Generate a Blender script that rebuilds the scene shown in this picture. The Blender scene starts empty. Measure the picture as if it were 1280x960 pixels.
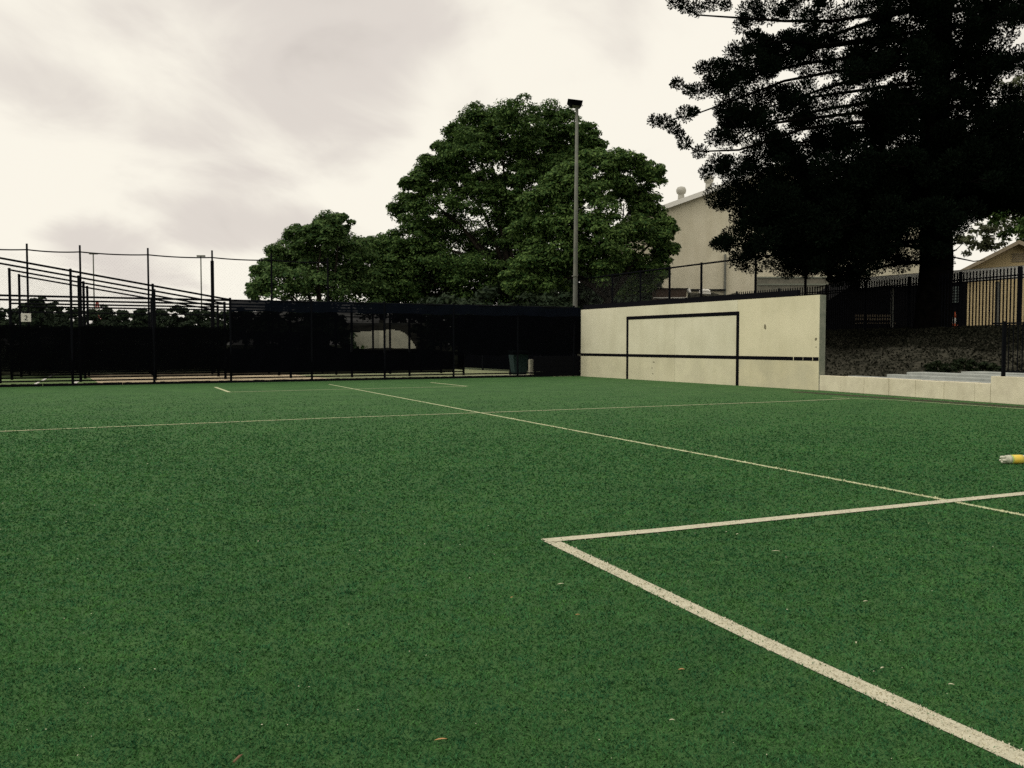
import bpy, math, random
import numpy as np
from mathutils import Vector, Matrix, Quaternion

# ------------------------------------------------------------------ camera, sky, sun, exposure
scene = bpy.context.scene
col = scene.collection
F_PX, HOR, CAM_H = 1137.0, 430.0, 1.38          # focal length in photo pixels, horizon row, eye height
PITCH = math.atan((480.0 - HOR) / F_PX)
cam_data = bpy.data.cameras.new('camera')
cam = bpy.data.objects.new('camera', cam_data)
col.objects.link(cam)
cam.location = (0, 0, CAM_H)
cam.rotation_euler = (math.pi / 2 - PITCH, 0, 0)
cam_data.sensor_width = 36.0
cam_data.lens = 36.0 * F_PX / 1280.0
cam_data.clip_start = 0.05
cam_data.clip_end = 3000.0
scene.camera = cam

SUN_AZ, SUN_EL = math.radians(-112), math.radians(52)      # azimuth from +Y towards +X
world = bpy.data.worlds.new('World')
scene.world = world
world.use_nodes = True
wt = world.node_tree
wt.nodes.clear()

def N(tree, kind, **kw):
    n = tree.nodes.new(kind)
    for k, v in kw.items():
        setattr(n, k, v)
    return n

def build_sky():
    L = wt.links.new
    out = N(wt, 'ShaderNodeOutputWorld')
    tc = N(wt, 'ShaderNodeTexCoord')
    sep = N(wt, 'ShaderNodeSeparateXYZ')
    L(tc.outputs['Generated'], sep.inputs[0])
    def M(op, a, b=None, clamp=False):
        m = N(wt, 'ShaderNodeMath', operation=op, use_clamp=clamp)
        for i, v in enumerate((a, b)):
            if v is None: continue
            if isinstance(v, (int, float)): m.inputs[i].default_value = v
            else: L(v, m.inputs[i])
        return m.outputs[0]
    z = M('ADD', M('MAXIMUM', sep.outputs['Z'], 0.0), 0.16)
    cx, cy = M('DIVIDE', sep.outputs['X'], z), M('DIVIDE', sep.outputs['Y'], z)
    comb = N(wt, 'ShaderNodeCombineXYZ')
    L(cx, comb.inputs[0]); L(cy, comb.inputs[1])
    def cloud(scale, loc, rot, detail, rough, dist, stretch):
        mp = N(wt, 'ShaderNodeMapping')
        mp.inputs['Location'].default_value = loc
        mp.inputs['Rotation'].default_value = (0, 0, rot)
        mp.inputs['Scale'].default_value = stretch
        L(comb.outputs[0], mp.inputs[0])
        n = N(wt, 'ShaderNodeTexNoise')
        n.inputs['Scale'].default_value = scale
        n.inputs['Detail'].default_value = detail
        n.inputs['Roughness'].default_value = rough
        n.inputs['Distortion'].default_value = dist
        L(mp.outputs[0], n.inputs['Vector'])
        return n.outputs['Fac']
    big = cloud(0.62, (SKY_OFF[0], SKY_OFF[1], 0), 0.35, 3.0, 0.48, 0.35, (1.0, 0.62, 1.0))
    fine = cloud(2.3, (7.1, 2.2, 0), 0.2, 5.0, 0.55, 0.5, (1.0, 0.55, 1.0))
    fac = M('ADD', M('MULTIPLY', big, 0.80), M('MULTIPLY', fine, 0.20))
    ramp = N(wt, 'ShaderNodeValToRGB')
    ramp.color_ramp.interpolation = 'EASE'
    e = ramp.color_ramp.elements
    e[0].position, e[0].color = 0.31, (0.48, 0.435, 0.405, 1)
    e[1].position, e[1].color = 0.50, (1.0, 0.95, 0.835, 1)
    m1 = ramp.color_ramp.elements.new(0.41); m1.color = (0.765, 0.705, 0.645, 1)
    L(fac, ramp.inputs[0])
    sky = N(wt, 'ShaderNodeTexSky')
    sky.sky_type = 'NISHITA'
    sky.sun_disc = False
    sky.sun_elevation = SUN_EL
    sky.sun_rotation = SUN_AZ % (2 * math.pi)
    sky.air_density, sky.dust_density = 1.0, 3.0
    bg_sky = N(wt, 'ShaderNodeBackground'); bg_sky.inputs['Strength'].default_value = 0.05
    L(sky.outputs[0], bg_sky.inputs[0])
    bg_cl = N(wt, 'ShaderNodeBackground'); bg_cl.inputs['Strength'].default_value = 1.0
    L(ramp.outputs[0], bg_cl.inputs[0])
    mix = N(wt, 'ShaderNodeMixShader')
    mix.inputs[0].default_value = 0.96                        # overcast: the cloud deck hides nearly all of the blue
    L(bg_sky.outputs[0], mix.inputs[1]); L(bg_cl.outputs[0], mix.inputs[2])
    L(mix.outputs[0], out.inputs[0])
SKY_OFF = (2.3, 5.1)
build_sky()

sun_data = bpy.data.lights.new('sun', 'SUN')
sun_data.energy = 1.1
sun_data.angle = math.radians(28)
sun_data.color = (1.0, 0.95, 0.86)
sun = bpy.data.objects.new('sun', sun_data)
col.objects.link(sun)
sd = Vector((math.sin(SUN_AZ) * math.cos(SUN_EL), math.cos(SUN_AZ) * math.cos(SUN_EL), math.sin(SUN_EL)))
sun.rotation_euler = (-sd).to_track_quat('-Z', 'Y').to_euler()
sun.location = sd * 60

scene.view_settings.view_transform = 'Standard'
scene.view_settings.look = 'None'
scene.view_settings.exposure = 0.0
scene.view_settings.gamma = 1.0
scene.view_settings.use_curve_mapping = False
scene.render.engine = 'CYCLES'
scene.cycles.max_bounces = 5
scene.cycles.diffuse_bounces = 2
scene.cycles.transparent_max_bounces = 24
scene.cycles.use_denoising = False

# ------------------------------------------------------------------ helpers
cp, sp = math.cos(PITCH), math.sin(PITCH)
def ray(px, py):
    a, b = (px - 640) / F_PX, (480 - py) / F_PX
    return Vector((a, b * sp + cp, b * cp - sp))
def G(px, py, z=0.0):
    "point of the level z seen at photo pixel (px, py)"
    r = ray(px, py)
    return Vector((0, 0, CAM_H)) + r * ((z - CAM_H) / r.z)
def P(px, py, d):
    "point at distance d down the view axis seen at photo pixel (px, py)"
    r = ray(px, py)
    return Vector((0, 0, CAM_H)) + r * (d / r.y)
def V2(v): return Vector((v[0], v[1]))

class MB:
    def __init__(self): self.v, self.f, self.m = [], [], []
    def poly(self, pts, mi=0):
        b = len(self.v); self.v += [tuple(p) for p in pts]
        self.f.append(tuple(range(b, b + len(pts)))); self.m.append(mi)
        return self
    def hexa(self, p, mi=0):
        "eight corners: bottom 0-3 counter-clockwise, top 4-7"
        b = len(self.v); self.v += [tuple(q) for q in p]
        for f in ((3, 2, 1, 0), (4, 5, 6, 7), (0, 1, 5, 4), (1, 2, 6, 5), (2, 3, 7, 6), (3, 0, 4, 7)):
            self.f.append(tuple(b + i for i in f)); self.m.append(mi)
        return self
    def box(self, x0, y0, z0, x1, y1, z1, mi=0):
        return self.hexa([(x0, y0, z0), (x1, y0, z0), (x1, y1, z0), (x0, y1, z0), (x0, y0, z1), (x1, y0, z1), (x1, y1, z1), (x0, y1, z1)], mi)
    def slab(self, A, B, t, z0, z1, za=None, zb=None, mi=0):
        "wall from A to B (plan), thickness t to the left of A->B, z0..z1 (z1 may differ at the ends)"
        A, B = V2(A), V2(B); d = (B - A).normalized(); n = Vector((-d.y, d.x)) * t
        za = z1 if za is None else za; zb = z1 if zb is None else zb
        q = [A, B, B + n, A + n] if t > 0 else [A + n, B + n, B, A]
        tz = [za, zb, zb, za]
        return self.hexa([(p.x, p.y, z0) for p in q] + [(p.x, p.y, z) for p, z in zip(q, tz)], mi)
    def tube(self, A, B, r0, r1=None, n=8, cap=True, mi=0):
        A, B = Vector(A), Vector(B); r1 = r0 if r1 is None else r1
        d = (B - A).normalized(); a = d.orthogonal().normalized(); c = d.cross(a)
        b = len(self.v)
        for Q, r in ((A, r0), (B, r1)):
            for i in range(n):
                t = 2 * math.pi * i / n
                self.v.append(tuple(Q + a * (r * math.cos(t)) + c * (r * math.sin(t))))
        for i in range(n):
            j = (i + 1) % n
            self.f.append((b + i, b + j, b + n + j, b + n + i)); self.m.append(mi)
        if cap:
            self.f.append(tuple(b + i for i in reversed(range(n)))); self.m.append(mi)
            self.f.append(tuple(b + n + i for i in range(n))); self.m.append(mi)
        return self
    def path(self, pts, radii, n=8, mi=0):
        "one continuous tapered tube through pts"
        pts = [Vector(p) for p in pts]; b = len(self.v); a = None
        for k, p in enumerate(pts):
            d = (pts[min(k + 1, len(pts) - 1)] - pts[max(k - 1, 0)]).normalized()
            a = d.orthogonal().normalized() if a is None else (a - d * a.dot(d)).normalized()
            c = d.cross(a)
            for i in range(n):
                t = 2 * math.pi * i / n
                self.v.append(tuple(p + (a * math.cos(t) + c * math.sin(t)) * radii[k]))
        for k in range(len(pts) - 1):
            for i in range(n):
                j = (i + 1) % n
                self.f.append((b + k * n + i, b + k * n + j, b + (k + 1) * n + j, b + (k + 1) * n + i)); self.m.append(mi)
        self.f.append(tuple(b + i for i in reversed(range(n)))); self.m.append(mi)
        e = b + (len(pts) - 1) * n
        self.f.append(tuple(e + i for i in range(n))); self.m.append(mi)
        return self
    def lathe(self, prof, M=None, n=16, mi=0):
        "profile (r, z) turned about z, placed by matrix M"
        M = M or Matrix.Identity(4); b = len(self.v)
        for r, z in prof:
            for i in range(n):
                t = 2 * math.pi * i / n
                self.v.append(tuple(M @ Vector((r * math.cos(t), r * math.sin(t), z))))
        for k in range(len(prof) - 1):
            for i in range(n):
                j = (i + 1) % n
                self.f.append((b + k * n + i, b + k * n + j, b + (k + 1) * n + j, b + (k + 1) * n + i)); self.m.append(mi)
        self.f.append(tuple(b + i for i in reversed(range(n)))); self.m.append(mi)
        e = b + (len(prof) - 1) * n
        self.f.append(tuple(e + i for i in range(n))); self.m.append(mi)
        return self
    def build(self, name, mats, parent=None, smooth=False, bevel=0.0):
        me = bpy.data.meshes.new(name)
        me.from_pydata(self.v, [], self.f)
        if not isinstance(mats, (list, tuple)): mats = [mats]
        for m in mats: me.materials.append(m)
        if len(mats) > 1: me.polygons.foreach_set('material_index', self.m)
        if smooth: me.polygons.foreach_set('use_smooth', [True] * len(me.polygons))
        me.update()
        o = bpy.data.objects.new(name, me); col.objects.link(o)
        if parent: o.parent = parent
        if bevel > 0:
            bv = o.modifiers.new('bevel', 'BEVEL'); bv.width = bevel; bv.segments = 2; bv.limit_method = 'ANGLE'
        return o

def quads_object(name, verts, mats, parent=None, mat_idx=None, k=4):
    "verts: array (n, k, 3); every row is one separate face"
    n = verts.shape[0]
    me = bpy.data.meshes.new(name)
    me.vertices.add(n * k); me.vertices.foreach_set('co', verts.reshape(-1).astype(np.float32))
    me.loops.add(n * k); me.loops.foreach_set('vertex_index', np.arange(n * k, dtype=np.int32))
    me.polygons.add(n); me.polygons.foreach_set('loop_start', np.arange(0, n * k, k, dtype=np.int32))
    if not isinstance(mats, (list, tuple)): mats = [mats]
    for m in mats: me.materials.append(m)
    if mat_idx is not None: me.polygons.foreach_set('material_index', mat_idx.astype(np.int32))
    me.update(calc_edges=True); me.validate()
    o = bpy.data.objects.new(name, me); col.objects.link(o)
    if parent: o.parent = parent
    return o

def tag(o, label=None, cat=None, group=None, kind=None):
    if label: o['label'] = label
    if cat: o['category'] = cat
    if group: o['group'] = group
    if kind: o['kind'] = kind
    return o
def thing(name, label, cat, group=None):
    o = bpy.data.objects.new(name, None); col.objects.link(o)
    o.empty_display_size = 0.2
    return tag(o, label, cat, group)

def mat(name, base, rough=0.8, var=None, vscale=3.0, bump=0.0, bscale=30.0, spec=0.3, detail=4.0, metal=0.0, lo=0.35, hi=0.65):
    "principled surface; var = second colour mixed in by object-space noise"
    m = bpy.data.materials.new(name); m.use_nodes = True
    t = m.node_tree; b = t.nodes['Principled BSDF']; L = t.links.new
    b.inputs['Base Color'].default_value = (*base, 1); b.inputs['Roughness'].default_value = rough
    b.inputs['Specular IOR Level'].default_value = spec; b.inputs['Metallic'].default_value = metal
    tc = N(t, 'ShaderNodeTexCoord')
    if var is not None:
        n = N(t, 'ShaderNodeTexNoise'); n.inputs['Scale'].default_value = vscale; n.inputs['Detail'].default_value = detail
        n.inputs['Roughness'].default_value = 0.6
        r = N(t, 'ShaderNodeMapRange'); r.inputs[1].default_value = lo; r.inputs[2].default_value = hi
        mx = N(t, 'ShaderNodeMix', data_type='RGBA')
        mx.inputs[6].default_value = (*base, 1); mx.inputs[7].default_value = (*var, 1)
        L(tc.outputs['Object'], n.inputs['Vector']); L(n.outputs['Fac'], r.inputs[0]); L(r.outputs[0], mx.inputs[0])
        L(mx.outputs[2], b.inputs['Base Color'])
    if bump > 0:
        n2 = N(t, 'ShaderNodeTexNoise'); n2.inputs['Scale'].default_value = bscale; n2.inputs['Detail'].default_value = 4
        bp = N(t, 'ShaderNodeBump'); bp.inputs['Strength'].default_value = bump; bp.inputs['Distance'].default_value = 0.02
        L(tc.outputs['Object'], n2.inputs['Vector']); L(n2.outputs['Fac'], bp.inputs['Height']); L(bp.outputs[0], b.inputs['Normal'])
    return m

def leaf_mat(name, ca, cb, trans=0.25, rough=0.6, spec=0.06):
    m = bpy.data.materials.new(name); m.use_nodes = True
    t = m.node_tree; L = t.links.new; t.nodes.clear()
    out = N(t, 'ShaderNodeOutputMaterial'); geo = N(t, 'ShaderNodeNewGeometry')
    mx = N(t, 'ShaderNodeMix', data_type='RGBA')
    mx.inputs[6].default_value = (*ca, 1); mx.inputs[7].default_value = (*cb, 1)
    L(geo.outputs['Random Per Island'], mx.inputs[0])
    d = N(t, 'ShaderNodeBsdfPrincipled'); d.inputs['Roughness'].default_value = rough; d.inputs['Specular IOR Level'].default_value = spec
    tr = N(t, 'ShaderNodeBsdfTranslucent'); ms = N(t, 'ShaderNodeMixShader'); ms.inputs[0].default_value = trans
    L(mx.outputs[2], d.inputs['Base Color']); L(mx.outputs[2], tr.inputs[0])
    L(d.outputs[0], ms.inputs[1]); L(tr.outputs[0], ms.inputs[2]); L(ms.outputs[0], out.inputs[0])
    return m

def cloth_mat(name, base, see):
    "woven shade cloth: open weave lets a little light through"
    m = bpy.data.materials.new(name); m.use_nodes = True
    t = m.node_tree; L = t.links.new; t.nodes.clear()
    out = N(t, 'ShaderNodeOutputMaterial'); tc = N(t, 'ShaderNodeTexCoord')
    n = N(t, 'ShaderNodeTexNoise'); n.inputs['Scale'].default_value = 2.5; n.inputs['Detail'].default_value = 4
    mp = N(t, 'ShaderNodeMapping'); mp.inputs['Scale'].default_value = (0.6, 0.6, 3.0)
    L(tc.outputs['Object'], mp.inputs[0]); L(mp.outputs[0], n.inputs['Vector'])
    mr = N(t, 'ShaderNodeMapRange'); mr.inputs[3].default_value = see * 0.4; mr.inputs[4].default_value = see * 1.6
    mr.inputs[1].default_value = 0.3; mr.inputs[2].default_value = 0.7
    L(n.outputs['Fac'], mr.inputs[0])
    d = N(t, 'ShaderNodeBsdfDiffuse'); d.inputs[0].default_value = (*base, 1)
    tr = N(t, 'ShaderNodeBsdfTransparent'); ms = N(t, 'ShaderNodeMixShader')
    L(mr.outputs[0], ms.inputs[0]); L(d.outputs[0], ms.inputs[1]); L(tr.outputs[0], ms.inputs[2]); L(ms.outputs[0], out.inputs[0])
    return m

M = {}
M['steel_black'] = mat('black painted steel', (0.0035, 0.004, 0.006), 0.8, spec=0.05)
M['steel_grey'] = mat('weathered grey steel', (0.13, 0.14, 0.125), 0.7, (0.20, 0.20, 0.17), 2.0, spec=0.1)
M['wire'] = mat('black chain wire', (0.006, 0.007, 0.009), 0.8, spec=0.05)
M['wire_grey'] = mat('galvanised chain wire', (0.10, 0.105, 0.10), 0.7, spec=0.2)
M['cloth'] = cloth_mat('black shade cloth', (0.0022, 0.0024, 0.0035), 0.035)
M['cloth_navy'] = cloth_mat('navy shade cloth', (0.0045, 0.0060, 0.0105), 0.02)  # slightly lighter navy tone for the top strip of cloth
M['cloth_open'] = cloth_mat('open shade cloth', (0.0022, 0.0024, 0.003), 0.20)
M['paint_a'] = mat('cream wall paint', (0.77, 0.73, 0.56), 0.85, (0.72, 0.68, 0.515), 1.3, 0.25, 60, spec=0.15)
M['paint_b'] = mat('cream wall paint, newer', (0.77, 0.71, 0.51), 0.85, (0.72, 0.665, 0.475), 1.1, 0.25, 60, spec=0.15)
M['paint_c'] = mat('greyed wall paint', (0.60, 0.555, 0.40), 0.88, (0.68, 0.62, 0.43), 1.6, 0.25, 60, spec=0.12)
M['paint_low'] = mat('dusty lower wall paint', (0.74, 0.69, 0.50), 0.88, (0.66, 0.615, 0.45), 1.5, 0.25, 60, spec=0.12)
M['concrete_end'] = mat('bare concrete edge', (0.17, 0.19, 0.15), 0.9, (0.24, 0.25, 0.2), 6.0, 0.3, 50)
M['black_paint'] = mat('black line paint', (0.004, 0.004, 0.006), 0.8, spec=0.05)
M['block'] = mat('whitewashed concrete block', (0.76, 0.70, 0.53), 0.9, (0.64, 0.585, 0.44), 3.0, 0.35, 45, spec=0.1)
M['concrete'] = mat('pale concrete', (0.34, 0.35, 0.32), 0.9, (0.26, 0.27, 0.25), 3.0, 0.3, 40)
M['concrete_lane'] = mat('beige lane concrete', (0.58, 0.48, 0.32), 0.9, (0.48, 0.39, 0.26), 1.2, 0.2, 30)
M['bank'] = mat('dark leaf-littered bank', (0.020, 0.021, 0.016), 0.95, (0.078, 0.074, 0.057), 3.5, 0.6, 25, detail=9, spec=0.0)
M['hall'] = mat('hall render', (0.74, 0.69, 0.53), 0.9, (0.68, 0.63, 0.48), 0.5, 0.1, 8)
M['roof_metal'] = mat('pale metal roof', (0.52, 0.50, 0.44), 0.5, (0.44, 0.43, 0.38), 1.0, spec=0.3)
M['white'] = mat('white paint', (0.80, 0.78, 0.72), 0.6, spec=0.3)
M['bark'] = mat('dark bark', (0.018, 0.016, 0.013), 0.95, (0.035, 0.03, 0.024), 5.0, 0.8, 12, spec=0.02)
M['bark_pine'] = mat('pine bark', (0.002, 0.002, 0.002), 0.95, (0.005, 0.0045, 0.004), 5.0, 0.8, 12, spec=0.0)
M['leaf_big'] = leaf_mat('glossy dark leaves', (0.016, 0.048, 0.014), (0.110, 0.180, 0.048))
M['leaf_round'] = leaf_mat('mid green leaves', (0.020, 0.058, 0.016), (0.140, 0.222, 0.060))
M['leaf_left'] = leaf_mat('fresh green leaves', (0.024, 0.062, 0.020), (0.130, 0.205, 0.066))
M['leaf_far'] = leaf_mat('dull distant leaves', (0.014, 0.026, 0.014), (0.032, 0.048, 0.024), 0.15)
M['leaf_pale'] = leaf_mat('pale gum leaves', (0.07, 0.085, 0.045), (0.13, 0.14, 0.08), 0.3)
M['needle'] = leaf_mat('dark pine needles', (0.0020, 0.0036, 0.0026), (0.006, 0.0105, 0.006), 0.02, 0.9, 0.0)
M['shrub'] = leaf_mat('dark shrub leaves', (0.010, 0.018, 0.009), (0.028, 0.038, 0.018), 0.15)

rng = np.random.default_rng(11)
random.seed(5)

# ------------------------------------------------------------------ ground
def ground_mat():
    m = mat('rough grass beyond', (0.05, 0.075, 0.035), 0.95, (0.09, 0.10, 0.05), 0.6, 0.5, 15, detail=8)
    return m
g = MB().poly([(-900, -300, -0.012), (900, -300, -0.012), (900, 1500, -0.012), (-900, 1500, -0.012)]).build('ground', ground_mat())
tag(g, 'rough grass beyond the courts', kind='structure')

def turf_mat():
    m = bpy.data.materials.new('synthetic turf'); m.use_nodes = True
    t = m.node_tree; L = t.links.new; b = t.nodes['Principled BSDF']
    b.inputs['Roughness'].default_value = 0.85; b.inputs['Specular IOR Level'].default_value = 0.15
    tc = N(t, 'ShaderNodeTexCoord')
    def noise(scale, detail, rough=0.6):
        n = N(t, 'ShaderNodeTexNoise'); n.inputs['Scale'].default_value = scale
        n.inputs['Detail'].default_value = detail; n.inputs['Roughness'].default_value = rough
        L(tc.outputs['Object'], n.inputs['Vector']); return n.outputs['Fac']
    def ramp(fac, stops):
        r = N(t, 'ShaderNodeValToRGB'); e = r.color_ramp.elements
        e[0].position, e[0].color = stops[0][0], (*stops[0][1], 1)
        e[1].position, e[1].color = stops[-1][0], (*stops[-1][1], 1)
        for p, c in stops[1:-1]:
            q = e.new(p); q.color = (*c, 1)
        L(fac, r.inputs[0]); return r.outputs[0]
    grain = ramp(noise(120, 3, 0.7), [(0.32, (0.022, 0.062, 0.020)), (0.5, (0.050, 0.135, 0.042)), (0.70, (0.095, 0.205, 0.066))])
    patch = ramp(noise(0.9, 6, 0.65), [(0.30, (0.74, 0.78, 0.78)), (0.70, (1.18, 1.12, 1.05))])
    wear = ramp(noise(5.5, 5, 0.6), [(0.30, (0.80, 0.83, 0.80)), (0.65, (1.1, 1.07, 1.05))])
    def mul(a, c):
        mx = N(t, 'ShaderNodeMix', data_type='RGBA', blend_type='MULTIPLY'); mx.inputs[0].default_value = 1.0
        L(a, mx.inputs[6]); L(c, mx.inputs[7]); return mx.outputs[2]
    L(mul(mul(grain, patch), wear), b.inputs['Base Color'])
    n2 = noise(160, 3, 0.7)
    bp = N(t, 'ShaderNodeBump'); bp.inputs['Strength'].default_value = 0.8; bp.inputs['Distance'].default_value = 0.012
    L(n2, bp.inputs['Height']); L(bp.outputs[0], b.inputs['Normal'])
    return m
M['turf'] = turf_mat()

WL, WR = G(726, 470.2), G(1023.7, 488.0)              # practice wall foot, left and right
KB = G(1280, 506.3)                                   # low wall foot at the frame's edge
kd = (V2(KB) - V2(WR)).normalized()                   # along the low wall, towards the viewer
kn = Vector((-kd.y, kd.x))                            # away from the field
if kn.x < 0: kn = -kn
FO, FD = Vector((-16.35, 29.06)), Vector((0.8847, 0.4661)).normalized()   # near net fence line
FN = Vector((-FD.y, FD.x))                            # away from the viewer
def fence_s(px, k=0.0):
    "distance along the fence line (offset k behind the first) where the photo column px crosses it"
    o = FO + FN * k; a = (px - 640) / F_PX / cp       # x / y on level ground is close to this
    return (a * o.y - o.x) / (FD.x - a * FD.y)
def fp(s, k=0.0): return FO + FD * s + FN * k
KE = V2(KB) + kd * 22
fl = fp(-14)
turf_poly = [fp(fence_s(726)), V2(WL), V2(WR), KE, Vector((KE.x - 40, KE.y - 12)), Vector((-40, -12)), fp(-26)]
tp = MB().poly([(p.x, p.y, 0.0) for p in turf_poly])
turf = tp.build('turf_field', M['turf'])
tag(turf, 'green synthetic turf of the playing field', kind='structure')

# painted lines: strips 4 mm above the carpet
M['line'] = mat('worn white line', (0.58, 0.55, 0.42), 0.9, (0.45, 0.43, 0.32), 14.0, 0.4, 120, spec=0.1, lo=0.4, hi=0.75)
M['line_thin'] = mat('yellowed white line', (0.56, 0.58, 0.36), 0.9, (0.42, 0.46, 0.28), 8.0, 0.4, 120, spec=0.1)
LINES = []
def strip(pts, w, key, z=0.004):
    pts = [V2(p) for p in pts]; mb = MB(); n = len(pts); sides = []
    for i in range(n):
        d = (pts[min(i + 1, n - 1)] - pts[max(i - 1, 0)]).normalized(); q = Vector((-d.y, d.x)) * (w / 2)
        sides.append((pts[i] + q, pts[i] - q))
    for i in range(n - 1):
        a, b, c, d = sides[i][0], sides[i][1], sides[i + 1][1], sides[i + 1][0]
        mb.poly([(p.x, p.y, z) for p in (a, b, c, d)])
        LINES.append((pts[i], pts[i + 1], w / 2, key))
    return mb.build('painted_line', M[key], turf)
c0 = G(688, 676.2)
e1 = (V2(G(1280, 950.5)) - V2(G(1120, 878.3))).normalized()
strip([c0, G(802.5, 730.4), G(950, 801), G(1120, 878.5), G(1280, 950.5), V2(G(1280, 950.5)) + e1 * 4], 0.105, 'line')
e2 = (V2(G(1280, 617.6)) - V2(G(820, 664.2))).normalized()
strip([V2(c0) - e2 * 0.04 , G(820, 664.2), G(1120, 633.8), G(1280, 617.6), V2(G(1280, 617.6)) + e2 * 4], 0.115, 'line', 0.008)
e3 = (V2(G(1280, 644.6)) - V2(G(1120, 613.6))).normalized()
strip([G(411, 480.4), G(560, 508.5), G(720, 538.7), G(1120, 613.6), G(1280, 644.6), V2(G(1280, 644.6)) + e3 * 5], 0.065, 'line_thin')
e4 = (V2(G(0, 539.6)) - V2(G(400, 523.3))).normalized()
strip([V2(G(0, 539.6)) + e4 * 5, G(0, 539.6), G(240, 529.8), G(400, 523.3), G(605, 516), G(720, 511.8), G(1000, 501.4), G(1062, 498.6)], 0.07, 'line_thin', 0.006)
strip([G(269, 484), G(287, 490.4)], 0.10, 'line_thin')
strip([G(285, 490.4), G(400, 487.4), G(560, 483.7), G(583, 483.1)], 0.07, 'line_thin', 0.006)
strip([G(538, 478.3), G(584, 483.1)], 0.10, 'line_thin', 0.008)
side = [G(1040, 497.2), G(1120, 500.5), G(1200, 506), G(1280, 511.5)]
strip(side + [V2(side[-1]) + kd * 6], 0.06, 'line_thin', 0.008)

# brown debris strip along the low wall
M['debris'] = mat('brown leaf debris on turf', (0.060, 0.040, 0.024), 0.95, (0.03, 0.05, 0.022), 6.0, 0.6, 60, detail=8)
a, b = V2(G(1000, 489.5)), V2(KB) + kd * 8
off = -kn * 0.30
MBd = MB()
for i in range(40):
    t0, t1 = i / 40, (i + 1) / 40
    w0 = 1.3 + 0.9 * math.sin(i * 2.1) * 0.3 + 0.4 * t0; w1 = 1.3 + 0.9 * math.sin((i + 1) * 2.1) * 0.3 + 0.4 * t1
    p0, p1 = a.lerp(b, t0) + kn * 0.05, a.lerp(b, t1) + kn * 0.05
    q0, q1 = a.lerp(b, t0) + off * w0, a.lerp(b, t1) + off * w1
    MBd.poly([(q0.x, q0.y, 0.003), (q1.x, q1.y, 0.003), (p1.x, p1.y, 0.003), (p0.x, p0.y, 0.003)])
tag(MBd.build('leaf_debris', M['debris']), 'brown leaf debris swept against the low white wall', kind='stuff')

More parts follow.
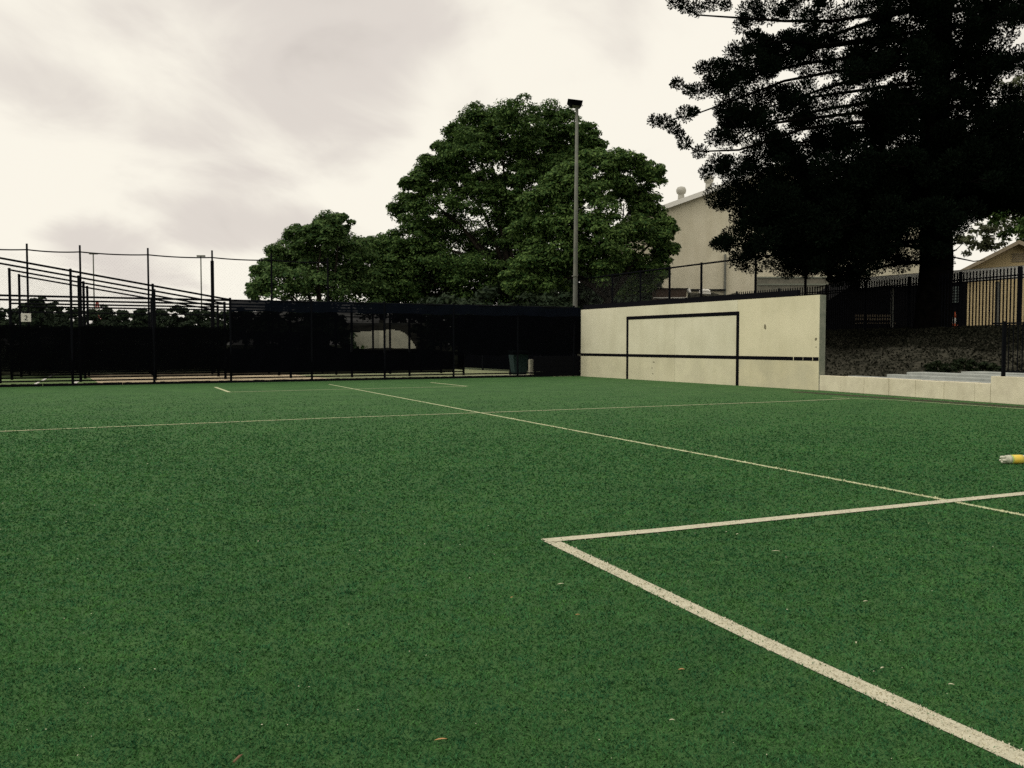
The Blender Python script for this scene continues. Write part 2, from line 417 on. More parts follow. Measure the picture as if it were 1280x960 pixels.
# turf pile: real blades near the viewer
def turf_pile():
    n = 480000
    d0, d1 = 2.3, 27.0
    d = d0 * (d1 / d0) ** rng.random(n) ** 0.92
    ang = (rng.random(n) - 0.5) * 2 * 0.66
    x = d * ang
    y = d.copy()
    keep = rng.random(n) < np.clip((27.0 - d) / 20.0, 0, 1)
    # stay on the field side of the low wall
    keep &= ((x - WR.x) * kn.x + (y - WR.y) * kn.y) < -0.12 - 0.5 * rng.random(n)
    x, y, d = x[keep], y[keep], d[keep]; n = len(x)
    mi = np.zeros(n, int)
    for (A, B, hw, key) in LINES:
        ax, ay = A.x, A.y; L = (B - A).length; ux, uy = (B.x - ax) / L, (B.y - ay) / L
        s = (x - ax) * ux + (y - ay) * uy; t = np.abs(-(x - ax) * uy + (y - ay) * ux)
        on = (s > -0.01) & (s < L + 0.01) & (t < hw * (0.9 + 0.16 * rng.random(n)))
        mi[on] = np.where(rng.random(on.sum()) < 0.93, 1 if key == 'line' else 2, 0)
    h = (0.005 + 0.006 * rng.random(n)) * (0.8 + 0.4 * np.minimum(d / 8, 1.5))
    w = (0.0017 + 0.0018 * rng.random(n)) * np.clip(d / 3.2, 1, 4)
    th = rng.random(n) * 2 * np.pi
    lean = (0.5 + 1.1 * rng.random(n)) * h; la = rng.random(n) * 2 * np.pi
    cx, sx = np.cos(th), np.sin(th)
    v = np.zeros((n, 4, 3))
    v[:, 0] = np.stack([x - cx * w, y - sx * w, np.zeros(n)], 1)
    v[:, 1] = np.stack([x + cx * w, y + sx * w, np.zeros(n)], 1)
    tx, ty = x + np.cos(la) * lean, y + np.sin(la) * lean
    v[:, 2] = np.stack([tx + cx * w * 0.5, ty + sx * w * 0.5, h], 1)
    v[:, 3] = np.stack([tx - cx * w * 0.5, ty - sx * w * 0.5, h], 1)
    M['blade'] = leaf_mat('turf fibre', (0.023, 0.084, 0.029), (0.066, 0.186, 0.060), 0.15, 0.7, 0.04)
    M['blade_line'] = leaf_mat('white turf fibre', (0.47, 0.445, 0.34), (0.70, 0.66, 0.50), 0.1, 0.8)
    M['blade_thin'] = leaf_mat('yellowed turf fibre', (0.50, 0.50, 0.31), (0.64, 0.63, 0.41), 0.1, 0.8)
    bt_ = M['blade'].node_tree; mix0 = [q for q in bt_.nodes if q.type == 'MIX'][0]
    tc_ = N(bt_, 'ShaderNodeTexCoord'); nz_ = N(bt_, 'ShaderNodeTexNoise'); nz_.inputs['Scale'].default_value = 7.0; nz_.inputs['Detail'].default_value = 5
    rp_ = N(bt_, 'ShaderNodeValToRGB'); e_ = rp_.color_ramp.elements
    e_[0].position, e_[0].color = 0.35, (0.72, 0.86, 1.08, 1); e_[1].position, e_[1].color = 0.66, (1.14, 1.06, 0.95, 1)
    mm_ = N(bt_, 'ShaderNodeMix', data_type='RGBA', blend_type='MULTIPLY'); mm_.inputs[0].default_value = 1.0
    bt_.links.new(tc_.outputs['Object'], nz_.inputs['Vector']); bt_.links.new(nz_.outputs['Fac'], rp_.inputs[0])
    def layer(src, scale, stretch, p0, c0_, p1, c1_):
        mp2 = N(bt_, 'ShaderNodeMapping'); mp2.inputs['Rotation'].default_value = (0, 0, 0.42); mp2.inputs['Scale'].default_value = stretch
        n2_ = N(bt_, 'ShaderNodeTexNoise'); n2_.inputs['Scale'].default_value = scale; n2_.inputs['Detail'].default_value = 6; n2_.inputs['Roughness'].default_value = 0.62
        r2_ = N(bt_, 'ShaderNodeValToRGB'); q_ = r2_.color_ramp.elements
        q_[0].position, q_[0].color = p0, (*c0_, 1); q_[1].position, q_[1].color = p1, (*c1_, 1)
        x2_ = N(bt_, 'ShaderNodeMix', data_type='RGBA', blend_type='MULTIPLY'); x2_.inputs[0].default_value = 1.0
        bt_.links.new(tc_.outputs['Object'], mp2.inputs[0]); bt_.links.new(mp2.outputs[0], n2_.inputs['Vector'])
        bt_.links.new(n2_.outputs['Fac'], r2_.inputs[0]); bt_.links.new(src, x2_.inputs[6]); bt_.links.new(r2_.outputs[0], x2_.inputs[7])
        return x2_.outputs[2]
    worn = layer(mix0.outputs[2], 0.55, (1, 1, 1), 0.36, (0.80, 0.84, 0.84), 0.62, (1.16, 1.13, 1.05))       # broad traffic wear
    worn = layer(worn, 1.7, (0.5, 1.6, 1), 0.30, (0.74, 0.78, 0.76), 0.46, (1.04, 1.04, 1.02))                # darker scuffed patches
    worn = layer(worn, 0.28, (0.05, 3.0, 1), 0.42, (0.93, 0.95, 0.95), 0.56, (1.06, 1.05, 1.03))              # nap bands of the rolls
    bt_.links.new(worn, mm_.inputs[6]); bt_.links.new(rp_.outputs[0], mm_.inputs[7])
    for q in bt_.nodes:
        if q.type == 'BSDF_PRINCIPLED': bt_.links.new(mm_.outputs[2], q.inputs['Base Color'])
        if q.type == 'BSDF_TRANSLUCENT': bt_.links.new(mm_.outputs[2], q.inputs[0])
    o = quads_object('turf_pile', v, [M['blade'], M['blade_line'], M['blade_thin']], None, mi)
    tag(o, 'short synthetic fibres of the green playing surface', kind='stuff')
turf_pile()

# net lanes behind the fence
M['lane_turf'] = mat('green lane carpet', (0.13, 0.21, 0.07), 0.9, (0.17, 0.23, 0.09), 2.0, 0.3, 60)
M['lane_grass'] = mat('pale lane grass', (0.28, 0.29, 0.16), 0.95, (0.20, 0.23, 0.12), 1.5, 0.4, 30)
def lane(name, s0, s1, k0, k1, m, z, label):
    q = [fp(s0, k0), fp(s1, k0), fp(s1, k1), fp(s0, k1)]
    return tag(MB().poly([(p.x, p.y, z) for p in q]).build(name, m), label, kind='structure')
lg = lane('lane_grass', -30, 22, 0.02, 18, M['lane_grass'], 0.0, 'worn pale grass under the nets')
lt = lane('lane_carpet', -20, fence_s(126, 0.6), 0.06, 12.7, M['lane_turf'], 0.004, 'green carpet of the net lanes')
lc = lane('lane_concrete', fence_s(126, 0.6), fence_s(425, 0.6), 0.06, 12.7, M['concrete_lane'], 0.008, 'beige concrete run-ups of the nets')
for (pa, pb, w) in (((44, 480.3), (69, 467.5), 0.10), ((93, 479.6), (99, 475), 0.14)):
    A, B = V2(G(*pa)), V2(G(*pb)); d = (B - A).normalized(); q = Vector((-d.y, d.x)) * w / 2
    MB().poly([(p.x, p.y, 0.010) for p in (A + q, A - q, B - q, B + q)]).build('crease_line', M['white'], lt)

# ------------------------------------------------------------------ practice wall
def weather(m):
    "vertical run-off streaks and cloudy grime over a paint colour"
    t = m.node_tree; L = t.links.new; b = t.nodes['Principled BSDF']; src = b.inputs['Base Color'].links[0].from_socket
    tc = N(t, 'ShaderNodeTexCoord')
    for (sc_, st_, lo_, c_lo, hi_) in ((2.2, (1, 1, 0.12), 0.34, (0.95, 0.945, 0.93), 0.52), (0.8, (1, 1, 1), 0.33, (0.92, 0.92, 0.905), 0.60), (9.0, (1, 1, 1), 0.25, (0.86, 0.855, 0.82), 0.34)):
        mp = N(t, 'ShaderNodeMapping'); mp.inputs['Scale'].default_value = st_
        n = N(t, 'ShaderNodeTexNoise'); n.inputs['Scale'].default_value = sc_; n.inputs['Detail'].default_value = 6
        r = N(t, 'ShaderNodeValToRGB'); e = r.color_ramp.elements
        e[0].position, e[0].color = lo_, (*c_lo, 1); e[1].position, e[1].color = hi_, (1, 1, 1, 1)
        x = N(t, 'ShaderNodeMix', data_type='RGBA', blend_type='MULTIPLY'); x.inputs[0].default_value = 1.0
        L(tc.outputs['Object'], mp.inputs[0]); L(mp.outputs[0], n.inputs['Vector']); L(n.outputs['Fac'], r.inputs[0])
        L(src, x.inputs[6]); L(r.outputs[0], x.inputs[7]); src = x.outputs[2]
    L(src, b.inputs['Base Color'])
for k_ in ('paint_a', 'paint_b', 'paint_c', 'paint_low', 'block', 'hall'): weather(M[k_])
wl, wr = V2(WL), V2(WR); wd = (wr - wl).normalized(); wlen = (wr - wl).length
wn = Vector((-wd.y, wd.x))
if wn.x < 0: wn = -wn                                  # away from the field
def wall_s(px):
    a = (px - 640) / F_PX / cp
    return (a * wl.y - wl.x) / (wd.x - a * wd.y)
def wp(s, off=0.0): return wl + wd * s + wn * off
WH = 2.84
wall = thing('practice_wall', 'long cream rendered practice wall with painted black goal frame', 'wall')
def wall_box(name, s0, s1, z0, z1, o0, o1, m, parent=wall, bevel=0.0):
    q = [wp(s0, o0), wp(s1, o0), wp(s1, o1), wp(s0, o1)]
    return MB().hexa([(p.x, p.y, z0) for p in q] + [(p.x, p.y, z1) for p in q]).build(name, m, parent, bevel=bevel)
sj = [0.0, wall_s(843), wall_s(921), wlen - 0.02]
ZS0, ZS1 = 0.875, 0.988                                 # black net-height stripe
wall_box('core', 0.03, wlen - 0.03, 0.0, WH - 0.02, 0.03, 0.17, M['concrete_end'])
for i, (m1, m2) in enumerate((('paint_a', 'paint_low'), ('paint_a', 'paint_low'), ('paint_b', 'paint_c'))):
    g0, g1 = (0.004 if i else 0.0), (0.004 if i < 2 else 0.0)
    wall_box('panel', sj[i] + g0, sj[i + 1] - g1, 0.935, WH, 0.0, 0.10, M[m1])
    wall_box('panel', sj[i] + g0, sj[i + 1] - g1, 0.0, 0.934, 0.0, 0.10, M[m2])
wall_box('end_face', wlen - 0.019, wlen, 0.0, WH - 0.002, 0.004, 0.23, M['concrete_end'])
wall_box('back_face', 0.0, wlen - 0.02, 0.0, WH - 0.004, 0.172, 0.23, M['concrete_end'])
wall_box('capping_board', 0.0, wall_s(992), WH + 0.002, WH + 0.20, 0.11, 0.22, M['black_paint'])
gl, gr = wall_s(784), wall_s(921.5)
PW = 0.14
segs = [(0.0, wall_s(990.9)), (wall_s(991.9), wall_s(1003.0)), (wall_s(1003.5), wall_s(1015)), (wall_s(1015.8), wall_s(1022.8))]
for a_, b_ in segs: wall_box('black_stripe', a_, b_, ZS0, ZS1, -0.004, -0.0005, M['black_paint'])
wall_box('goal_post_stripe', gl - PW / 2, gl + PW / 2, 0.0, 2.44, -0.007, -0.0045, M['black_paint'])
wall_box('goal_post_stripe', gr - PW / 2, gr + PW / 2, 0.0, 2.44, -0.007, -0.0045, M['black_paint'])
wall_box('crossbar_stripe', gl - PW / 2 + 0.001, gr + PW / 2 - 0.001, 2.335, 2.461, -0.010, -0.0072, M['black_paint'])
M['scuff'] = mat('dark scuff', (0.10, 0.09, 0.06), 0.9, (0.3, 0.27, 0.18), 30, spec=0.1)
def scuff(px, py, w, h):
    s = wall_s(px); p = wp(s); d = p.y; z = CAM_H + (HOR - py) / F_PX * d
    pts = []
    for i in range(9):
        t = 2 * math.pi * i / 9; r = 0.6 + 0.6 * random.random()
        q = wp(s + w * r * math.cos(t), -0.003); pts.append((q.x, q.y, z + h * r * math.sin(t)))
    MB().poly(pts).build('scuff_mark', M['scuff'], wall)
for a_ in ((955.5, 409, 0.05, 0.09), (1019, 424, 0.05, 0.06), (1019.5, 434, 0.02, 0.03), (817, 452.5, 0.07, 0.02), (815, 460, 0.03, 0.03), (816, 467, 0.04, 0.03)): scuff(*a_)

# ------------------------------------------------------------------ low white block wall and concrete seats
low = thing('low_wall', 'low whitewashed block wall running on from the tall practice wall', 'wall')
def kp(s, off=0.0): return V2(WR) + kd * s + kn * off
def kerb_s(px):
    a = (px - 640) / F_PX / cp; o = V2(WR)
    return (a * o.y - o.x) / (kd.x - a * kd.y)
def kbox(name, s0, s1, o0, o1, z0, z1, m, parent, bevel=0.0):
    q = [kp(s0, o0), kp(s1, o0), kp(s1, o1), kp(s0, o1)]
    return MB().hexa([(p.x, p.y, z0) for p in q] + [(p.x, p.y, z1) for p in q]).build(name, m, parent, bevel=bevel)
s_step = kerb_s(1238.5)
s = 0.015; i = 0
while s < s_step - 0.05:
    e = min(s + 0.93, s_step) if s_step - (s + 0.93) > 0.3 else s_step
    dz = random.uniform(-0.006, 0.006)
    kbox('block', s, e - 0.008, random.uniform(-0.004, 0.004), 0.24, 0.0, 0.45 + dz, M['block'], low, 0.008); s = e
while s < s_step + 9:
    e = s + 0.93
    kbox('block', s, e - 0.008, random.uniform(-0.004, 0.004), 0.24, 0.0, 0.62 + random.uniform(-0.005, 0.005), M['block'], low, 0.008); s = e
M['seat'] = mat('pale blue-grey slab', (0.40, 0.42, 0.39), 0.85, (0.30, 0.32, 0.30), 4.0, 0.3, 40)
seat = thing('concrete_seating', 'pale grey slab seating steps behind the low white wall', 'seating')
s_a, s_b = kerb_s(1040), kerb_s(1093)
kbox('base', s_a + 0.1, s_step + 4, 0.27, 2.6, 0.0, 0.36, M['concrete'], seat)
kbox('slab', s_a + 0.3, s_step - 0.03, 0.30, 0.62, 0.361, 0.46, M['seat'], seat, 0.01)
kbox('slab', s_b - 0.3, s_step - 0.1, 0.70, 1.05, 0.361, 0.535, M['seat'], seat, 0.01)
kbox('slab', s_b, s_step + 3.9, 1.12, 1.75, 0.361, 0.60, M['seat'], seat, 0.01)
kbox('slab', s_b + 1.2, s_step + 3.8, 1.82, 2.55, 0.361, 0.64, M['seat'], seat, 0.01)

# ------------------------------------------------------------------ embankment
def zat(px, py, d): return P(px, py, d).z
TOPZ = 1.85
PAL = [Vector((11.0, 44.8)), Vector((13.7, 39.9)), Vector((16.9, 30.0))]
pal_d = (PAL[2] - PAL[1]).normalized()
foot = [Vector((2.2, 78)), Vector((4.0, 43)), Vector((6.6, 38)), Vector((9.6, 31)), Vector((12.4, 26.6)), Vector((15.2, 24.6)), Vector((17.6, 19)), Vector((21, 8))]
ridge = [Vector((3.2, 79)), Vector((4.3, 57.5)), Vector((10.7, 45.2)), Vector((13.5, 40.0)), Vector((15.2, 34.5)), Vector((16.7, 30.1)), Vector((20, 20)), Vector((24, 8))]
nz = 7
mb = MB(); rows = []
for i in range(len(foot) * 6 - 5):
    k, t = divmod(i, 6); t /= 6
    k2 = min(k + 1, len(foot) - 1)
    a, b = foot[k].lerp(foot[k2], t), ridge[k].lerp(ridge[k2], t); row = []
    for j in range(nz + 1):
        u = j / nz; p = a.lerp(b, u); zz = TOPZ * (u ** 0.8)
        jit = 0.10 if 0 < j < nz else 0.0
        row.append((p.x + random.uniform(-jit, jit), p.y + random.uniform(-jit, jit), (zz if j else -0.05) + random.uniform(-jit, jit) * 0.8))
    row.append((p.x + 90, p.y + 30, TOPZ + 0.3))
    rows.append(row)
for r0, r1 in zip(rows[:-1], rows[1:]):
    for j in range(nz + 1):
        mb.poly([r0[j], r1[j], r1[j + 1], r0[j + 1]])
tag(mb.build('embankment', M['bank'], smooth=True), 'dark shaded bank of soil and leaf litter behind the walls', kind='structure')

def bank_cover():
    n = 42000; qs = []  # litter plus added near-black leaves, densest uphill, standing in for shade there
    k = rng.integers(8, len(rows) - 8, n); j = np.where(rng.random(n) < 0.3, rng.integers(0, nz, n), np.minimum(nz - 1, 4 + rng.integers(0, nz, n))); a, b = rng.random(n), rng.random(n)
    Rw = np.array([[list(p) for p in r] for r in rows])
    p = (Rw[k, j] * ((1 - a) * (1 - b))[:, None] + Rw[k + 1, j] * (a * (1 - b))[:, None] + Rw[k, j + 1] * ((1 - a) * b)[:, None] + Rw[k + 1, j + 1] * (a * b)[:, None])
    p[:, 2] += 0.02 + 0.16 * rng.random(n) * (0.4 + 0.6 * (j / nz))
    nr = np.array([-0.3, -0.5, 0.7]) + rng.normal(size=(n, 3)) * 0.6
    L = 0.05 + 0.06 * rng.random(n)
    M['litter_shade'] = leaf_mat('leaf litter and bank shade', (0.003, 0.004, 0.003), (0.024, 0.024, 0.017), 0.05, 0.9, 0.0)
    o = quads_object('litter_and_shade', leaf_quads(p, nr, L, L * 0.7), M['litter_shade'])
    tag(o, 'leaf litter and added dark leaves standing in for shade on the bank', kind='stuff')
# ------------------------------------------------------------------ fences
def rect_tube(mb, A, B, w, h):
    "rail of rectangular section between two 3D points"
    A, B = Vector(A), Vector(B); d = (B - A).normalized(); up = Vector((0, 0, 1)); sdv = d.cross(up).normalized() * (w / 2); u = up * (h / 2)
    mb.hexa([A - sdv - u, A + sdv - u, B + sdv - u, B - sdv - u, A - sdv + u, A + sdv + u, B + sdv + u, B - sdv + u])
def chain_wires(line, s0, s1, zfun0, zfun1, pitch, w, name, m, parent, off):
    "diamond wire: two families of straight wires clipped to the band between zfun0 and zfun1"
    quads = []
    step = pitch
    H = max(zfun1(s0), zfun1(s1)) + 0.01
    for fam in (1, -1):
        c = s0 - H
        while c < s1 + H:
            pts = []
            for t in np.linspace(0, H, 45):
                s_ = c + t if fam == 1 else c + H - t
                if s0 <= s_ <= s1 and zfun0(s_) <= t <= zfun1(s_): pts.append((s_, t))
            if len(pts) > 1:
                (sa, ta), (sb, tb) = pts[0], pts[-1]
                a, b = line(sa), line(sb); n = Vector((-(b - a).y, (b - a).x)).normalized() * off
                o = w / 1.414
                quads.append([(a.x + n.x, a.y + n.y, ta - o), (b.x + n.x, b.y + n.y, tb - o), (b.x + n.x, b.y + n.y, tb + o), (a.x + n.x, a.y + n.y, ta + o)])
            c += step
    if not quads: return
    o = quads_object(name, np.array(quads), m, parent)
    o['kind'] = 'stuff'
    return o
def cloth_sheet(line, s0, s1, z0, z1, name, m, parent, off=-0.03, hole=None, ztop=None):
    "hung cloth with a slight billow; hole = function (s, z) -> True where cut away"
    mb = MB(); ns = max(2, int((s1 - s0) / 0.16)); nzz = max(2, int((z1 - z0) / 0.16))
    if hole: ns, nzz = int((s1 - s0) / 0.045), int((z1 - z0) / 0.04)
    idx = {}
    def vert(i, j):
        if (i, j) in idx: return idx[(i, j)]
        s_ = s0 + (s1 - s0) * i / ns; zt = z1 if ztop is None else ztop(s_)
        z_ = z0 + (zt - z0) * j / nzz
        p = line(s_) ; n = FN * (off + 0.02 * math.sin(s_ * 2.3 + z_ * 1.7) + 0.012 * math.sin(s_ * 6.1 - z_ * 3))
        zz = z_ + (0.018 * math.sin(s_ * 2.4) + 0.012 * math.sin(s_ * 7.7) if j in (0, nzz) else 0)
        mb.v.append((p.x + n.x, p.y + n.y, zz)); idx[(i, j)] = len(mb.v) - 1
        return idx[(i, j)]
    for i in range(ns):
        for j in range(nzz):
            sc_, zc_ = s0 + (s1 - s0) * (i + .5) / ns, z0 + (z1 - z0) * (j + .5) / nzz
            if hole and hole(sc_, zc_): continue
            mb.f.append((vert(i, j), vert(i + 1, j), vert(i + 1, j + 1), vert(i, j + 1))); mb.m.append(0)
    return mb.build(name, m, parent)

LOWZ = 2.95
def ramp_z(s, s_end):
    "top of the net side: slopes down from the batting end to the low run"
    return LOWZ + max(0.0, (s_end - s)) * 0.164
names_f = ['nearest black net fence, standing along the edge of the green turf',
           'second side fence of the nets, just behind the nearest black fence',
           'third side fence of the nets, between the second and fourth black fences',
           'fourth side fence of the nets, farthest one with a sloping top rail']
offs = [-0.46, -0.10, 0.20, 0.49]
SP = 2.55
front_posts = [fence_s(p) for p in (91, 193, 289, 390, 481, 567, 647, 717)]
def inside_poly(x, y, poly):
    c = False; j = len(poly) - 1
    for i in range(len(poly)):
        xi, yi = poly[i]; xj, yj = poly[j]
        if (yi > y) != (yj > y) and x < (xj - xi) * (y - yi) / (yj - yi) + xi: c = not c
        j = i
    return c
hole_px = [(437, 416.2), (463, 413.8), (490, 412), (499, 413.5), (506, 416.5), (511, 421), (515, 427), (519, 433), (523, 441), (437, 441)]
hole_sz = []
for (px, py) in hole_px:
    s_ = fence_s(px); hole_sz.append((s_, zat(px, py, fp(s_).y)))
for k in range(4):
    kk = 3.2 * k
    line = lambda s_, kk=kk: fp(s_, kk)
    f = thing('net_fence', names_f[k], 'fence', 'parallel side fences of the practice nets')
    s_first = offs[k] - (0.0 if k else 0.0)
    s_end = offs[k] + 3 * SP
    posts = [s_first + i * SP for i in range(3)] + [s_end]
    if k == 0:
        posts = [offs[0]] + front_posts[:3]; s_end = front_posts[2]; tail = front_posts[3:]
    else:
        tail = [s_end + SP * i for i in range(1, 5)]
    for s_ in posts + tail:
        p = line(s_); zt = ramp_z(s_, s_end) + 0.04
        r = 0.05 if k else 0.042
        mb = MB().tube((p.x, p.y, 0), (p.x, p.y, zt), r, r, 10)
        mb.lathe([(r + 0.004, zt), (r + 0.004, zt + 0.02), (0.01, zt + 0.035)], Matrix.Translation((p.x, p.y, 0)), 10)
        mb.build('post', M['steel_black'], f, smooth=False)
    s_last = tail[-1]
    mb = MB(); a, b = line(posts[0]), line(s_end)
    mb.tube((a.x, a.y, ramp_z(posts[0], s_end)), (b.x, b.y, LOWZ), 0.034, n=8); mb.build('sloping_rail', M['steel_black'], f)
    c = line(s_last)
    MB().tube((a.x, a.y, LOWZ - 0.02), (c.x, c.y, LOWZ - 0.02), 0.034, n=8).build('top_rail', M['steel_black'], f)
    MB().tube((a.x, a.y, 0.17), (c.x, c.y, 0.17), 0.028, n=6).build('bottom_rail', M['steel_black'], f)
    if k in (0, 1): # continues out of frame to the left
        p = line(posts[0] - SP)
        zt = ramp_z(posts[0] - SP, s_end)
        MB().tube((p.x, p.y, 0), (p.x, p.y, zt + 0.04), 0.045, n=10).build('post', M['steel_black'], f)
        MB().tube((p.x, p.y, zt), (a.x, a.y, ramp_z(posts[0], s_end)), 0.034, n=8).build('sloping_rail', M['steel_black'], f)
        MB().tube((p.x, p.y, LOWZ - 0.02), (a.x, a.y, LOWZ - 0.02), 0.034, n=8).build('top_rail', M['steel_black'], f)
        MB().tube((p.x, p.y, 0.17), (a.x, a.y, 0.17), 0.028, n=6).build('bottom_rail', M['steel_black'], f)
    s_l = posts[0] - (SP if k in (0, 1) else 0)
    chain_wires(line, s_l, s_end, lambda s_: 1.9, lambda s_, se=s_end: ramp_z(s_, se), 0.075, 0.0013, 'chain_mesh', M['wire'], f, 0.0)
    cloth_sheet(line, s_l, s_end, 0.27, 1.98, 'shade_cloth', M['cloth_open'], f)
    if k == 0:
        cloth_sheet(line, s_end, front_posts[5], 0.27, 2.55, 'shade_cloth', M['cloth'], f, hole=lambda a_, b_: inside_poly(a_, b_, hole_sz))
        cloth_sheet(line, front_posts[5], fence_s(725), 0.93, 2.55, 'shade_cloth', M['cloth'], f)
        cloth_sheet(line, s_end, fence_s(725), 2.552, 2.93, 'cloth_top_band', M['cloth_navy'], f)
        chain_wires(line, s_end, front_posts[-1], lambda s_: 0.2, lambda s_: LOWZ, 0.075, 0.0013, 'chain_mesh', M['wire'], f, 0.035)
    else:
        cloth_sheet(line, s_end, s_last, 0.27, 1.02 + 0.05 * k, 'shade_cloth', M['cloth'], f)
front = None
# edging sleepers along the turf
board = thing('edging_boards', 'rough black timber edging along the foot of the nearest net fence', 'edging')
s = -6.0
while s < fence_s(640):
    e = s + 2.4
    mb = MB(); nseg = 16
    for i in range(nseg):
        a, b = fp(s + (e - s - 0.012) * i / nseg, -0.06), fp(s + (e - s - 0.012) * (i + 1) / nseg, -0.06)
        mb.slab(a, b, 0.10, 0.0, 0.1, 0.075 + 0.02 * random.random(), 0.075 + 0.02 * random.random())
    mb.build('board', M['black_paint'], board); s = e

# tall back netting fence
K5 = 12.8
tall = thing('tall_net_fence', 'tall thin-posted ball fence behind the nets with a wire top', 'fence')
tall_px = [(37.5, 304.5), (103.3, 306.5), (187.7, 310), (267.4, 313), (341, 317), (411, 322)]
tops = []
for (px, py) in [(-45, 301)] + tall_px:
    s_ = fence_s(px, K5); p = fp(s_, K5); zt = zat(px, py, p.y)
    mb = MB().tube((p.x, p.y, 0), (p.x, p.y, zt), 0.052, 0.045, 8)
    if abs(px - 267.4) < 1: mb.tube((p.x, p.y, 0), (p.x, p.y, zat(px, 326, p.y)), 0.085, 0.085, 8)
    mb.build('post', M['steel_black'], tall); tops.append((s_, zt))
# the cable sags between posts
for (sa, za), (sb, zb) in zip(tops[:-1], tops[1:]):
    pts = []
    for i in range(9):
        t = i / 8; s_ = sa + (sb - sa) * t; p = fp(s_, K5)
        pts.append((p.x, p.y, 5.58 - 0.05 * 4 * t * (1 - t)))
    MB().path(pts, [0.03] * 9, 6).build('top_cable', M['steel_black'], tall)
a, b = fp(tops[0][0], K5), fp(tops[-1][0] + 9, K5)
MB().tube((a.x, a.y, 2.80), (b.x, b.y, 2.80), 0.032, n=6).build('middle_rail', M['steel_black'], tall)
MB().tube((a.x, a.y, 0.2), (b.x, b.y, 0.2), 0.028, n=6).build('bottom_rail', M['steel_black'], tall)
cloth_sheet(lambda s_: fp(s_, K5), tops[0][0], tops[-1][0], 0.27, 2.0, 'shade_cloth', M['cloth_open'], tall)
chain_wires(lambda s_: fp(s_, K5), tops[0][0], tops[-1][0], lambda s_: 2.0, lambda s_: 5.5, 0.16, 0.0010, 'chain_mesh', M['wire'], tall, 0.0)

# number plate
pn = fp(fence_s(34.5, 6.4), 6.4); zc = zat(34.5, 397, pn.y)
sign = thing('number_plate', 'small white square plate with a black 2 on the net fence', 'sign')
hw = 0.17
q0, q1 = V2(pn) - FD * hw - FN * 0.07, V2(pn) + FD * hw - FN * 0.07
MB().slab(q0, q1, 0.012, zc - 0.16, zc + 0.16).build('plate', M['white'], sign, bevel=0.004)
def text_mesh(txt, size, name, m, parent, loc, xdir):
    cu = bpy.data.curves.new(name + '_source', 'FONT'); cu.body = txt; cu.size = size; cu.align_x = 'CENTER'; cu.align_y = 'CENTER'; cu.extrude = 0.002
    o = bpy.data.objects.new(name + '_source', cu); col.objects.link(o)
    me = bpy.data.meshes.new_from_object(o.evaluated_get(bpy.context.evaluated_depsgraph_get()))
    bpy.data.objects.remove(o)
    xd = Vector((xdir.x, xdir.y, 0)).normalized(); zd = Vector((0, 0, 1)); nd = xd.cross(zd)
    mt = Matrix((( xd.x, zd.x, nd.x, loc[0]), (xd.y, zd.y, nd.y, loc[1]), (xd.z, zd.z, nd.z, loc[2]), (0, 0, 0, 1)))
    me.transform(mt); me.materials.clear(); me.materials.append(m); me.name = name
    ob = bpy.data.objects.new(name, me); col.objects.link(ob); ob.parent = parent
    return ob
pc = V2(pn) - FN * 0.076
text_mesh('2', 0.27, 'numeral', M['black_paint'], sign, (pc.x, pc.y, zc - 0.02), FD)

# things in the net corner: bin, post, kerb, hoarding
M['bin'] = mat('teal bin plastic', (0.022, 0.042, 0.044), 0.7, (0.014, 0.03, 0.03), 4, spec=0.1)
pb = fp(fence_s(648.5, 1.3), 1.3)
wb = thing('wheelie_bin', 'dark teal wheelie bin behind the fence beside a pale stub post', 'bin')
ang = math.atan2(FD.y, FD.x)
Mb = Matrix.Translation((pb.x, pb.y, 0)) @ Matrix.Rotation(ang - 0.2, 4, 'Z')
def tf(pts): return [tuple(Mb @ Vector(p)) for p in pts]
MB().hexa(tf([(-.27, -.27, .06), (.27, -.27, .06), (.27, .27, .06), (-.27, .27, .06), (-.36, -.36, 1.0), (.36, -.36, 1.0), (.36, .40, 1.0), (-.36, .40, 1.0)])).build('body', M['bin'], wb, bevel=0.02)
MB().hexa(tf([(-.38, -.40, 1.002), (.38, -.40, 1.002), (.38, .42, 1.002), (-.38, .42, 1.002), (-.34, -.34, 1.08), (.34, -.34, 1.08), (.34, .40, 1.1), (-.34, .40, 1.1)])).build('lid', M['bin'], wb, bevel=0.01)
for sx in (-.3, .3):
    MB().tube(Mb @ Vector((sx - .03, .30, .1)), Mb @ Vector((sx + .03, .30, .1)), .1, n=14).build('wheel', M['steel_black'], wb)
MB().tube(Mb @ Vector((-.3, .46, .98)), Mb @ Vector((.3, .46, .98)), .018, n=8).build('handle', M['steel_black'], wb)
M['pale_post'] = mat('pale weathered concrete', (0.36, 0.34, 0.27), 0.9, (0.27, 0.26, 0.2), 6, 0.3, 30)
p = fp(fence_s(663.5, 0.25), 0.25)
zt = zat(663.5, 449, p.y)
stub = MB().box(-0.085, -0.07, 0.0, 0.085, 0.07, zt - 0.02).box(-0.065, -0.05, zt - 0.02, 0.065, 0.05, zt).build('stub_post', M['pale_post'], bevel=0.01)
stub.location = (p.x, p.y, 0); stub.rotation_euler.z = ang
tag(stub, 'pale square stub post standing at the end of the concrete kerb', 'post')
kb = MB()
a, b = fp(fence_s(572), 0.18), fp(fence_s(660, 0.25), 0.25)
kb.slab(a, b, 0.16, 0.0, 0.09)
kb = kb.build('kerb', M['pale_post'], bevel=0.015)
tag(kb, 'short pale concrete kerb running to the stub post under the fence', 'kerb')
hb = thing('timber_hoarding', 'low black board hoarding between the stub post and the practice wall', 'hoarding')
a, b = fp(fence_s(667), -0.02), fp(fence_s(726.5), -0.02)
